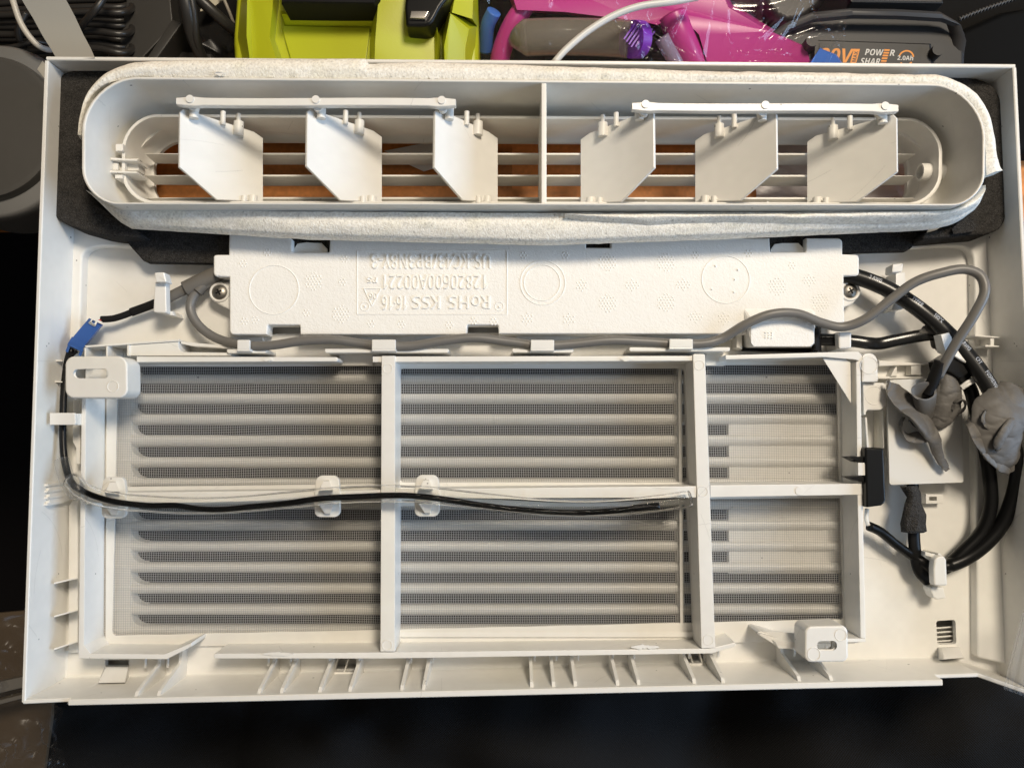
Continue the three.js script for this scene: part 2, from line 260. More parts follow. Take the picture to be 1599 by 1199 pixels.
{ // intake frame
  const T = FRAME, f = (p, o = {}) => prism(p, o.top ?? T, o.bot ?? 0.2, { bevel: 0.4, ...o });
  part(panel, 'frame_wall', f([[127, 620], [134, 620], [131, 1008], [141, 1021], [139, 1029], [122, 1029]]), M.white);                         // left
  part(panel, 'frame_wall', [f([[139.5, 1021], [257, 1022], [299, 1004], [299, 1010], [260, 1030], [139.5, 1029]])], M.white);             // near, left piece
  part(panel, 'frame_wall', f([[333, 1021, 3], [598, 1019], [1110, 1013], [1150, 1003, 3], [1150, 1010, 3], [1112, 1021], [598, 1029], [334, 1029, 3]]), M.white);
  part(panel, 'frame_wall', f([[1186, 992], [1190, 990], [1236, 1003], [1240, 1012], [1215, 1010]]), M.white);
  part(panel, 'frame_wall', f([[1300, 998], [1353.2, 997], [1353.5, 1003], [1300, 1004]]), M.white);
  part(panel, 'frame_wall', f([[1338, 566], [1345, 562, 3], [1348, 764], [1353, 996.6], [1345, 996.6], [1340, 770]]), M.white);              // right
  part(panel, 'frame_wall', f([[213, 557], [527, 558, 3], [528, 565, 3], [213, 566]]), M.white);                                            // far pieces
  part(panel, 'frame_wall', f([[582, 557], [1089, 556], [1089, 564], [582, 566]]), M.white);
  part(panel, 'frame_wall', f([[1134, 555], [1343, 549, 5], [1350, 560, 4], [1345, 566], [1338, 562, 4], [1290, 558], [1134, 562]]), M.white);
  // the two upright bars and the cross bar
  part(panel, 'frame_bar', f([[596, 556], [617.4, 556], [617, 1018], [594, 1018]], { top: T + 1 }), M.white);
  part(panel, 'frame_bar', f([[1082.5, 553, 3], [1102, 553, 3], [1118, 1012], [1096, 1013]], { top: T + 1 }), M.white);
  part(panel, 'frame_bar', f([[134, 770], [594.5, 764.5], [594.5, 779], [134, 788]], { top: T + 0.4, bot: 8 }), M.white);
  part(panel, 'frame_bar', f([[617.8, 764], [1088, 759.5], [1088, 777.5], [617.8, 779]], { top: T + 0.4, bot: 2 }), M.white);
  part(panel, 'frame_bar', f([[1110, 758], [1347, 755.5], [1349, 773], [1110, 777]], { top: T + 0.4, bot: 2 }), M.white);
  const disc = (x, y, h, r, up = 0.25) => { const v = V(x, y, h), q = new THREE.CylinderGeometry(r / 1000, r / 1000, up / 1000, 24); q.translate(v.x, v.y + up / 2000, v.z); return finish(q); };
  const halo = (x, y, h, r, w = 0.22) => { const v = V(x, y, h), q = new THREE.TorusGeometry(r / 1000, w / 1000, 6, 36); q.rotateX(Math.PI / 2); q.translate(v.x, v.y, v.z); return finish(q, 1); };
  part(panel, 'moulding_mark', [halo(606, 576, T + 1, 2.3), halo(1093, 571, T + 1, 2.4), halo(605, 1008, T + 1, 2.4), halo(1107, 1000, T + 1, 2.4), halo(1098, 768, T + 1, 2.5), disc(824, 771.5, T + 0.4, 2, 0.2), disc(1249, 767, T + 0.4, 2, 0.3)], M.white);
  // corner gusset at the far right
  part(panel, 'gusset', solid([[1286, 560, 17], [1322, 562, 17], [1329, 566, 17], [1330, 630, 17]], [[1286, 560, 15], [1322, 562, 15], [1329, 566, 15], [1330, 630, 15]]), M.satin);
  // ears outside the far right corner
  const ear = (p, h, name) => part(panel, 'frame_ear', [prism(p, h, 0, { r: 8, bevel: 0.8 })], M.white);
  ear([[1347, 552], [1371, 551, 14], [1373, 597, 3], [1347, 597, 2]], T + 0.5); part(panel, 'moulding_mark', [halo(1358, 571, T + 0.5, 4.2), halo(1366, 618, T - 3, 4.6)], M.white);
  ear([[1348, 597.5, 1], [1385, 598, 5], [1387, 630, 8], [1380, 641, 6], [1356, 641, 2], [1351, 650, 2]], T - 3);
  part(panel, 'frame_rib', [prism([[1352, 652], [1355, 652], [1358, 702], [1355, 702]], 12, 0, { bevel: 0.2 }), prism([[1379, 640], [1382, 640], [1383, 700], [1380, 700]], 10, 0, { bevel: 0.2 })], M.satin);
  // mounting boxes with slots
  const box1 = [[101, 557, 13], [198, 556, 15], [199, 622, 14], [101, 622, 13]];
  part(panel, 'mounting_box', [prism(box1, 31, 29, { bevel: 0.9, seg: 4, holes: [{ pts: [[111, 574, 9], [172, 573, 9], [172, 594, 9], [112, 594, 9]] }] }), prism([[101.3, 557.4, 13], [197.6, 556.4, 15], [198.6, 621.6, 14], [101.3, 621.6, 13]], 29.8, 17, { at: 31, bevel: 0.5, holes: [{ pts: [[107, 562, 9], [192, 561, 10], [193, 616, 9], [107, 616, 9]] }] })], M.satin);
  part(panel, 'moulding_mark', [halo(176, 604, 31, 2.7)], M.satin);
  const box2 = [[1258, 979, 10], [1325, 977, 10], [1326, 1034, 10], [1258, 1035, 10]];
  part(panel, 'mounting_box', [prism(box2, 37, 35, { bevel: 0.9, seg: 4, holes: [{ pts: [[1274, 998, 9], [1311, 998, 9], [1311, 1019, 9], [1274, 1019, 9]] }] }), prism([[1258.4, 979.4, 10], [1324.6, 977.4, 10], [1325.6, 1033.6, 10], [1258.4, 1034.6, 10]], 35.8, 22.5, { at: 37, bevel: 0.5, holes: [{ pts: [[1264, 985, 7], [1319, 983, 7], [1320, 1028, 7], [1264, 1029, 7]] }] })], M.white);
  part(panel, 'moulding_mark', [halo(1314, 992, 37, 2.7), halo(1272, 1022, 37, 3)], M.white);
  part(panel, 'frame_wall', [f([[1184, 988], [1188, 986], [1248, 1003], [1248, 1016], [1220, 1012]], { top: 17 })], M.white);
  part(panel, 'hinge_arm', solid([[1212, 1003, 21], [1262, 1002, 24.5], [1272, 1014, 24.5], [1217, 1013, 21]], [[1186, 986, 15], [1262, 990, 18], [1268, 1008, 18], [1212, 1008, 12]]), M.white);
  // cell tray behind the left mounting box
  const tray = p => prism(p, 16, 0, { bevel: 0.3 });
  part(panel, 'cell_tray', [tray([[131, 540], [278, 530], [280, 533], [134, 543]]), tray([[131, 543.4], [134, 543.4], [134, 557], [131, 557]]), tray([[165, 541], [168, 541], [168, 557], [165, 557]]), tray([[198, 539], [202, 539], [202, 556], [198, 556]]), prism([[202.5, 539], [278, 533.5], [279, 545, 3], [285, 550], [360, 551], [360, 556], [202.5, 556]], 15, 0, { bevel: 0.4 }), prism([[282, 533], [300, 535], [360, 541], [360, 545], [300, 541], [282, 537]], 13, 0, { bevel: 0.4 })], M.white);
}
{ // cable channel between the polystyrene block and the intake frame
  const H = 17, flange = (x0, x1, y, h = H) => solid([[x0, y - 5.5, h], [x1, y - 5.5, h], [x1 - 2, y, h], [x0 + 2, y, h]], [[x0, y - 5.5, h - 1.6], [x1, y - 5.5, h - 1.6], [x1, y, h - 1.6], [x0, y, h - 1.6]]);
  for (const [x0, x1, y] of [[354, 416, 552], [507, 701, 551.5], [800, 896, 551], [983, 1141, 549]]) {
    part(panel, 'channel_flange', [prism([[x0, y - 6.5, 2], [x1, y - 6.5, 2], [x1, y, 3], [x0, y, 3]], H, 0, { bevel: 0.4 }), prism(rect(x0 + 6, y - 26, x1 - 6, y - 17), 8, 0, { bevel: 0.4 })], M.white);
  }
  for (const [x0, x1, y0, y1] of [[370, 390, 531, 546], [580.5, 618, 530.5, 546], [829, 866, 531, 545.5], [1046, 1083, 529.5, 543]])     // tabs over the cable
    part(panel, 'cable_tab', [prism([[x0, y0, 1.5], [x1, y0, 1.5], [x1, y1], [x0, y1]], H + 4.8, H + 3, { bevel: 0.5 }), prism([[x0, y1 - 1], [x1, y1 - 1], [x1, y1 + 3], [x0, y1 + 3]], H + 4.6, H - 1, { bevel: 0.4 })], M.white);
  part(panel, 'channel_step', [prism([[530, 553], [582, 553], [582, 571], [530, 571]], 6, 0, { bevel: 0.3 }), prism([[1103, 551], [1134, 549], [1134, 571], [1103, 571]], 6, 0, { bevel: 0.3 }), prism([[365, 522], [1150, 518], [1150, 530], [365, 534]], 5, 0, { bevel: 0.3 })], M.satin);
  // white block clip over the flat black cable
  part(panel, 'cable_tab', [prism([[1310, 519, 3], [1331, 518, 3], [1331, 544, 3], [1311, 545, 3]], 20, 15, { bevel: 0.8 }), prism([[1310, 519], [1314, 519], [1314, 545], [1310, 545]], 15, 0, { bevel: 0.3 })], M.white);
  // dark tray for the block's side box
  part(panel, 'box_tray', [prism([[1151, 518], [1160, 518], [1160, 546], [1151, 543]], 9, 0, { bevel: 0.4 })], M.satin);
}
{ // slots of the intake: one louvre bar between each two slots, seen through the filter
  const bar = (x0, x1, y, w) => { // a rounded bar, y its middle at level -2
    const loops = [], n = 10; const a = V(x0, y, -4), b = V(x1, y, -4), k = w * 0.00034 / 2;
    for (const [p] of [[a], [b]]) { const l = []; for (let j = 0; j < n * 2; j++) { const t = j / (n * 2) * Math.PI * 2, c = Math.cos(t), s = Math.sin(t); l.push(new THREE.Vector3(p.x, p.y - 0.0018 + s * (s > 0 ? 0.0045 : 0.009) - c * 0.0016, p.z + Math.sign(c) * Math.pow(Math.abs(c), 0.85) * k)); } loops.push(l); }
    return loft(loops, { crease: 1 });
  };
  const slots = [577, 607, 639, 672, 706, 739, 772, 805, 838, 871, 904, 937, 970];
  for (let i = 0; i <= slots.length; i++) {
    const y = i ? (i < slots.length ? (slots[i - 1] + slots[i]) / 2 : slots[i - 1] + 18) : slots[0] - 18;
    part(panel, 'intake_louvre', bar(150, 1335, y, i && i < slots.length ? slots[i] - slots[i - 1] - 16 : 22), M.satin);
  }
  part(panel, 'intake_border', prism([[150, 552], [204, 552], [204, 1012], [150, 1012]], -1.4, -10, { bevel: 0.6 }), M.satin);
  part(panel, 'intake_border', prism([[1316, 552], [1350, 552], [1350, 1012], [1322, 1012]], -1.4, -10, { bevel: 0.6 }), M.satin);
  for (const y of slots) part(panel, 'slot_end', (() => { const a = prism([[200, y - 10], [205, y - 9], ...[0, 1, 2, 3, 4, 5, 6, 7].map(k => [224 - 18 * Math.cos(k / 7 * 1.57), y - 6 + 14.5 * Math.sin(k / 7 * 1.57)]), [226, y + 12], [200, y + 12]], -2.2, -9, { bevel: 0.3 }); return a; })(), M.satin);
  const blank = (y0, y1) => part(panel, 'slot_cover', prism([[1139, y0], [1326, y0], [1326, y1], [1139, y1]], -4.5, -9, { bevel: 0.4 }), M.satin);
  blank(652, 756); blank(774, 896);
  part(panel, 'intake_post', prism([[1056, 560], [1066, 560], [1070, 1000], [1060, 1000]], -3, -10, { bevel: 0.5 }), M.satin);
}
{ // ribs along the near wall
  const ribs = [213, 248, 405, 440, 500, 547, 628, 662, 831, 865, 899, 965, 998, 1085, 1130, 1249, 1299];
  for (const px of ribs) {
    const y = 1090 - (px - 110) * 0.023, e = V(px, y, 30), x = e.x, w = 0.0008, z1 = e.z, z0 = V(px, 1014 - (px - 110) * 0.012, 3).z, zm = z0 + (z1 - z0) * 0.42;
    const prof = [[z0, 0], [z0, 0.006], [zm, 0.007], [z1 - 0.002, 0.029], [z1, 0.0305], [z1 + 0.0006, 0]];
    part(panel, 'rib', loft([prof.map(([z, h]) => new THREE.Vector3(x - w, h, z)), prof.map(([z, h]) => new THREE.Vector3(x + w, h, z))], { crease: 0.3 }), M.white);
    const hk = V(px + (px < 700 ? 14 : px > 950 ? -8 : 4), 1037 - (px - 110) * 0.017, 7);
    const hg = new THREE.CylinderGeometry(0.0007, 0.0007, 0.005, 8); hg.rotateX(Math.PI / 2); hg.translate(hk.x, hk.y, hk.z);
    part(panel, 'peg', finish(hg), M.white);
  }
  // little vents with slats at the near side
  for (const [x0, x1, y0, y1] of [[521, 555, 1030, 1054], [1068, 1098, 1014, 1040]]) {
    const v = [prism(rect(x0, y1 - 4, x1, y1), 3, -3, { bevel: 0.3 })];
    for (let k = 0; k < 3; k++) v.push(prism([[x0 + (x1 - x0) * k / 2 - 1 + (x0 < 800 ? 6 : -6), y0], [x0 + (x1 - x0) * k / 2 + 1 + (x0 < 800 ? 6 : -6), y0], [x0 + (x1 - x0) * k / 2 + 1, y1 - 4], [x0 + (x1 - x0) * k / 2 - 2, y1 - 4]], 2, -3, { bevel: 0.2 }));
    part(panel, 'vent', v, M.satin); part(panel, 'vent_floor', prism(rect(x0 - 4, y0 - 4, x1 + 4, y1 + 2), -8, -9, { bevel: 0 }), M.satin);
  }
  // window with louvres at the lower right, and the sloping tabs below both windows
  for (let k = 0; k < 5; k++) part(panel, 'window_louvre', solid([[1462, 980 + k * 7, -4], [1490, 978 + k * 7, -4], [1490, 980 + k * 7, -4], [1462, 982.5 + k * 7, -4]], [[1462, 984 + k * 7, -9], [1490, 982 + k * 7, -9], [1490, 985 + k * 7, -9], [1462, 987 + k * 7, -9]]), M.satin);
  part(panel, 'window_back', prism(rect(1455, 960, 1505, 1020), -14, -15, { bevel: 0 }), M.satin);
  part(panel, 'sloping_tab', solid([[1472, 1013, 6], [1499, 1011, 6], [1506, 1027, 13], [1476, 1030, 13]], [[1466, 1011, 0], [1499, 1010, 0], [1507, 1028, 0], [1466, 1031, 0]]), M.white);
  part(panel, 'sloping_tab', solid([[166, 1042, 5], [200, 1042, 5], [195, 1066, 13], [153, 1067, 13]], [[163, 1041, 0], [201, 1041, 0], [201, 1066, 0], [153, 1067, 0]]), M.white);
  part(panel, 'window_back', prism(rect(158, 1024, 206, 1046), -8, -9, { bevel: 0 }), M.satin);
  part(panel, 'corner_ridge', solid([[105, 1098, 31], [108, 1098, 31], [152, 1069, 12], [148, 1068, 12]], [[104, 1100, 20], [110, 1100, 20], [154, 1070, 3], [146, 1069, 3]]), M.white);
}
{ // bits of flash left on the moulded edges
  for (const [x, y, w, h] of [[434, 1022, 24, FRAME], [1008, 1011, 22, FRAME], [978, 561, 9, FRAME], [418, 562, 7, FRAME], [676, 121, 6, DUCT - 2]]) { const up = [], dn = [], n = 12; for (let k = 0; k <= n; k++) { const u = k / n, e = Math.sin(u * Math.PI); up.push([x - w + 2 * w * u, y - 1 - e * (1.2 + 2.6 * R())]); dn.push([x - w + 2 * w * u, y + 0.6 + e * (1 + 3 * R())]); } part(panel, 'flash', prism([...up, ...dn.reverse()], h + 0.7, h - 0.6, { bevel: 0.1 }), M.white); }
}
{ // side fittings
  for (const [y, a] of [[907, 4], [957, 6], [1006, 8]]) part(panel, 'rib', solid([[84, y + a - 1, 17], [121, y - 5, 17], [121, y - 3, 17], [84, y + a + 1.5, 17]], [[84, y + a - 1, 0], [121, y - 5, 0], [121, y - 3, 0], [84, y + a + 1.5, 0]]), M.white);
  for (const y of [563, 596]) part(panel, 'rib', solid([[84, y - 1, 18], [97, y, 18], [97, y + 1.5, 18], [84, y + 1.5, 18]], [[84, y, 0], [99, y, 0], [99, y + 2, 0], [84, y + 2, 0]]), M.white);
  for (let k = 0; k < 4; k++) part(panel, 'catch', prism([[56, 758 + k * 10], [74, 756 + k * 10], [74, 760 + k * 10], [56, 761 + k * 10]], 24, 10, { bevel: 0.4 }), M.white);
  part(panel, 'catch', prism([[70, 757], [76, 756], [77, 788], [54, 793], [54, 790], [70, 786]], 22, 6, { bevel: 0.3 }), M.white);
  part(panel, 'wire_clip', [prism([[77, 645, 1], [117, 645, 3], [118, 664, 3], [77, 664, 1]], 25, 23, { bevel: 0.4 }), prism([[110, 646], [117, 646], [117, 664], [110, 664]], 22.8, 0, { at: 25, bevel: 0.4 })], M.white);
  part(panel, 'guide_strip', prism([[113, 625], [126, 625], [124, 725], [118, 725], [118, 700], [113, 690]], 9, 0, { bevel: 0.5 }), M.satin);
  part(panel, 'guide_strip', prism([[107, 790], [121, 770], [121, 1020], [106, 1020]], 4, 0, { bevel: 0.6 }), M.white);
  part(panel, 'cable_hook', [prism([[241, 441, 2], [259, 440, 2], [260, 489, 3], [239, 488, 3]], 17, 12, { bevel: 0.6 }), prism([[240, 426, 2], [256, 425, 2], [260, 441, 2], [243, 441, 2]], 21, 14, { bevel: 0.6 }), prism([[239, 482], [262, 484], [265, 491], [247, 489]], 12, 0, { at: 17, bevel: 0.4 })], M.white);
  part(panel, 'cable_hook', [prism([[1395, 413, 2], [1412, 411, 2], [1410, 425, 2], [1394, 426, 2]], 16, 8, { bevel: 0.6 }), prism([[1400, 426], [1415, 426], [1416, 482, 4], [1392, 486, 4], [1400, 470]], 10, 0, { bevel: 0.6 })], M.white);
  part(panel, 'cable_hook', [prism([[1461, 869, 9], [1479, 868, 8], [1481, 915, 3], [1460, 915, 3], [1459, 890]], 19, 14, { bevel: 0.8, seg: 3 }), prism([[1474, 866, 4], [1481, 868, 4], [1482, 914], [1475, 914]], 14, 0, { at: 19, bevel: 0.4 }), prism([[1452, 917, 6], [1475, 917, 3], [1479, 935, 2], [1461, 938, 6]], 12, 4, { bevel: 0.8 }), prism([[1446, 862], [1462, 866], [1462, 872], [1446, 868]], 15, 0, { bevel: 0.4 })], M.white);
  part(panel, 'side_latch', [prism([[1524, 523], [1562, 526], [1562, 528.5], [1524, 526]], 16, 4, { bevel: 0.3 }), prism([[1540, 539], [1562, 540], [1562, 542.5], [1540, 542]], 16, 4, { bevel: 0.3 }), prism([[1548, 528], [1554, 528], [1554, 541], [1548, 541]], 15, 4, { bevel: 0.3 })], M.white);
  part(panel, 'ejector_ridges', [0, 1, 2, 3, 4].map(k => solid([[1410 + k * 8, 112, 33], [1411.5 + k * 8, 112, 33], [1410 + k * 8, 119, 27], [1408.5 + k * 8, 119, 27]], [[1410 + k * 8, 114, 30], [1411.5 + k * 8, 114, 30], [1410 + k * 8, 120, 26], [1408.5 + k * 8, 120, 26]])), M.white);
  part(panel, 'bracket', [prism([[1374, 563], [1440, 568], [1460, 566], [1460, 570], [1374, 572]], 7, 0, { bevel: 0.4 }), prism([[1372, 588], [1470, 588], [1470, 592], [1372, 592]], 5, 0, { bevel: 0.3 }), prism([[1424, 570], [1440, 570], [1440, 586], [1424, 586]], 6, 0, { bevel: 0.4 }), prism([[1398, 576], [1402, 572], [1402, 588], [1392, 588]], 6, 0, { bevel: 0.3 })], M.satin);
  part(panel, 'square_socket', [prism(rect(1447, 772, 1474, 787), 5, 0, { bevel: 0.3, holes: [rect(1451, 775, 1465, 783)] })], M.white);
  // round ears for the two screws of the polystyrene block
  for (const [x, y, p] of [[343, 457, [[330, 443, 12], [362, 440, 4], [362, 486, 3], [345, 478, 8], [324, 466, 10]]], [1328, 455, [[1314, 440, 4], [1336, 440, 12], [1344, 457, 12], [1336, 474, 8], [1316, 482, 3]]]]) {
    part(panel, 'screw_boss', [prism(p, 9, 0, { bevel: 0.8, seg: 3 }), (() => { const v = V(x, y, 9), q = new THREE.TorusGeometry(0.0046, 0.0008, 8, 36); q.rotateX(Math.PI / 2); q.translate(v.x, v.y, v.z); return finish(q, 1); })()], M.white);
  }
}
{ // three saddles that hold the clear tube on the cross bar
  for (const [x, y, w] of [[177, 776, 19], [511, 774, 20], [667, 773, 19.5]]) {
    const s = part(panel, 'tube_saddle', prism([[x - w + 3, y - 31, 9], [x + w - 2, y - 31, 9], [x + w, y - 8, 4], [x + w, y + 34, 9], [x - w, y + 34, 9], [x - w, y - 8, 4]], FRAME + 1.6, FRAME - 1, { bevel: 0.4 }), M.satin);
    part(s, 'saddle_claw', solid([[x - 6, y - 22, 25], [x + 4, y - 22, 25], [x + 10, y - 8, 27], [x - 12, y - 8, 27]], [[x - 4, y - 25, 20], [x + 3, y - 25, 20], [x + 9, y - 10, 20], [x - 13, y - 10, 20]]), M.white);
    part(s, 'saddle_claw', solid([[x - 13, y + 14, 27], [x + 10, y + 14, 27], [x + 5, y + 28, 24], [x - 3, y + 28, 24]], [[x - 14, y + 15, 20], [x + 9, y + 15, 20], [x + 4, y + 30, 20], [x - 4, y + 30, 20]]), M.white);
  }
}

// ---------------------------------------------------------------- air filter: frame and fine net
{
  const filter = thing('air_filter', 'fine white mesh filter in a thin frame lying in the panel\'s large intake frame', 'filter');
  const fr = (p, holes) => prism(p, 1.8, 0.4, { bevel: 0.35, holes });
  part(filter, 'filter_frame', [fr([[166, 563, 2], [596, 563], [1340, 559, 2], [1346, 1003, 2], [164, 1011, 2]], [
    { pts: [[183, 572], [1308, 569], [1319, 969, 6], [174, 994, 8]] }])], M.satin);
  const inner = (x0, y0, x1, y1, X0, X1) => prism([[x0, y0, 10], [x1, y0, 10], [X1, y1, 10], [X0, y1, 10]], 3.4, 0.6, { bevel: 0.5, holes: [{ pts: [[x0 + 8, y0 + 10, 8], [x1 - 13, y0 + 10, 8], [X1 - 14, y1 - 7, 8], [X0 + 9, y1 - 7, 8]] }] });
  part(filter, 'filter_rim', inner(614, 564, 1084, 762, 613, 1090), M.white);
  part(filter, 'filter_rim', inner(613, 779, 1088, 996, 612, 1100), M.white);
  part(filter, 'filter_bar', prism([[172, 761], [594, 756], [594, 783], [170, 790]], 2.2, 0.6, { bevel: 0.4 }), M.satin); part(filter, 'filter_bar', prism([[1110, 754], [1322, 752], [1324, 778], [1110, 780]], 2.2, 0.6, { bevel: 0.4 }), M.satin);
  part(filter, 'seam', prism([[1060, 576], [1065, 576], [1068, 984], [1063, 984]], 1.6, 0.7, { bevel: 0.2 }), M.satin);
  // net: every wire is a thin four-sided thread that follows the slight waves of the cloth
  const pos = [], idx = [], wave = (x, z) => 0.0009 + 0.0004 * noise3(x * 22, 0, z * 40, 3), drift = (x, z) => 0.0007 * noise3(x * 18, 0, z * 18, 5);
  const a = V(172, 566, 1), b = V(1325, 566, 1), c = V(172, 1003, 1), r = 0.0001;
  const wire = (p, q, n, across) => { const s = pos.length / 3; for (let i = 0; i <= n; i++) { const t = i / n, x = p.x + (q.x - p.x) * t, z = p.z + (q.z - p.z) * t, y = wave(x, z), dx = across ? 0 : drift(x, z), dz = across ? drift(z + 3, x) : 0;
    for (const [u, v] of [[1, 0], [0, 1], [-1, 0], [0, -1]]) pos.push(x + dx + (across ? 0 : u * r), y + v * r, z + dz + (across ? u * r : 0)); }
    for (let i = 0; i < n; i++) for (let j = 0; j < 4; j++) { const A = s + i * 4 + j, B = s + i * 4 + (j + 1) % 4; idx.push(A, B, B + 4, A, B + 4, A + 4); } };
  const nx = Math.round((b.x - a.x) / 0.00117), nz = Math.round((c.z - a.z) / 0.00088);
  for (let i = 0; i <= nx; i++) { const x = a.x + (b.x - a.x) * i / nx; wire({ x, z: a.z }, { x, z: c.z }, 16, false); }
  for (let i = 0; i <= nz; i++) { const z = a.z + (c.z - a.z) * i / nz; wire({ x: a.x, z }, { x: b.x, z }, 40, true); }
  const g = new THREE.BufferGeometry(); g.setAttribute('position', new THREE.Float32BufferAttribute(pos, 3)); g.setIndex(idx); g.computeVertexNormals(); g.setAttribute('uv', new THREE.Float32BufferAttribute(new Float32Array(pos.length / 3 * 2), 2));
  part(filter, 'filter_net', g.toNonIndexed(), M.mesh, { kind: 'stuff' });
}

// ---------------------------------------------------------------- the two sets of air vanes, three blades to a link bar
function vaneSet(label, blades, bar, flip) {
  const t = thing('vane_set', label, 'vanes', 'air vane sets in the outlet duct');
  for (const [pts, a, b, c] of blades) {
    const pl = planeOf(V(...a), V(...b), V(...c));
    const v = part(t, 'vane', plate(round(pts, 0), pl, 1.7), M.white);
    const cyl = (px, py, h, r, len, lean = 0) => { const q = new THREE.CylinderGeometry(r / 1000, r / 1000, len / 1000, 16); q.rotateX(Math.PI / 2 + lean); const p = V(px, py, h); q.translate(p.x, p.y, p.z); return finish(q); };
    const [x0, y0] = pts[0], top = (px, d) => { const [ax, ay] = pts[0], [bx, by] = pts[1]; return ay + (by - ay) * (px - ax) / (bx - ax) + d; };
    const w = pts[1][0] - pts[0][0], s = Math.sign(w);
    const hAt = px => onPlane(px, top(px, 0), pl).y * 1000;
    const x1 = x0 + s * 17, x2 = x0 + w * 0.56, x3 = x0 + w * 0.78;
    part(v, 'pivot_pin', [cyl(x1, top(x1, 1), hAt(x1) + 2.5, 2.2, 5.5), cyl(x2, top(x2, -5), hAt(x2) + 1, 1.3, 7), cyl(x3, top(x3, 3), hAt(x3) + 1.2, 2.5, 7), cyl(x3, top(x3, -11), hAt(x3) + 1.2, 1.1, 6)], M.satin);
    const bx = pts[3][0], by = pts[3][1];
    part(v, 'pivot_pin', [cyl(bx - s * 30, by - 1, onPlane(bx - s * 30, by - 2, pl).y * 1000 + 1.5, 1.5, 5), cyl(bx - s * 16, by - 3, onPlane(bx - s * 16, by - 4, pl).y * 1000 + 1, 2.3, 4)], M.satin);
  }
  const n = 30, loops = [], [A, B] = bar, H = 46;
  for (let i = 0; i <= n; i++) { const k = i / n, x = A[0] + (B[0] - A[0]) * k, sag = Math.sin(k * Math.PI * 2) * 0.8, y = A[1] + (B[1] - A[1]) * k + sag, e = Math.min(k, 1 - k) * n, w = e < 1.5 ? 0.72 + 0.28 * e / 1.5 : 1, p = V(x, y, H), hw = 0.0019 * w * (e < 2.5 ? 1.2 : 1);
    const q = (dz, dy) => new THREE.Vector3(p.x, p.y + dy, p.z + dz); loops.push([q(-hw + 0.0003, 0), q(hw - 0.0003, 0), q(hw, -0.0003), q(hw, -0.0032), q(hw - 0.0003, -0.0035), q(-hw, -0.0035), q(-hw, -0.0003)]); }
  const b = part(t, 'link_bar', loft(loops, { crease: 0.5 }), M.white);
  for (const k of [0.05, 0.5, 0.95]) { const p = V(A[0] + (B[0] - A[0]) * k, A[1] + (B[1] - A[1]) * k - 1, H), q = new THREE.CylinderGeometry(0.0019, 0.0019, 0.001, 20); q.translate(p.x, p.y + 0.0001, p.z - 0.0006); part(b, 'rivet', finish(q), M.white);
    const u = new THREE.CylinderGeometry(0.0023, 0.0023, 0.003, 18); u.translate(p.x, p.y - 0.0048, p.z + 0.0012); part(b, 'bearing', finish(u), M.satin); }
  return t;
}
const blade = (x0, y0, x1, y1, cut, bot, s) => { // x0 the raised edge, x1 the deep edge
  const w = x1 - x0; return [[[x0 + s * 4, y0], [x1 - s * 14, y1 - 6], [x1, y1 + 4], [x1 + s * 0, bot], [x0 + w * 0.44, bot - 3], [x0 - s * 2, cut], [x0 - s * 1, y0 + 5]].map(p => p), [x0, y0 + 40, 41], [x1, y1 + 40, 11], [x1, bot, 11]];
};
vaneSet('left trio of white air vanes joined by a link bar in the outlet duct', [blade(282, 170, 411, 212, 261, 315, 1), blade(481, 170, 597, 210, 260, 316, 1), blade(681, 170, 778, 212, 262, 316, 1)], [[275, 158], [712, 160]]);
vaneSet('right trio of white air vanes joined by a link bar in the outlet duct', [blade(1020, 172, 907, 214, 262, 318, -1), blade(1212, 174, 1086, 216, 264, 316, -1), blade(1400, 179, 1261, 218, 268, 318, -1)], [[988, 166], [1404, 169]]);

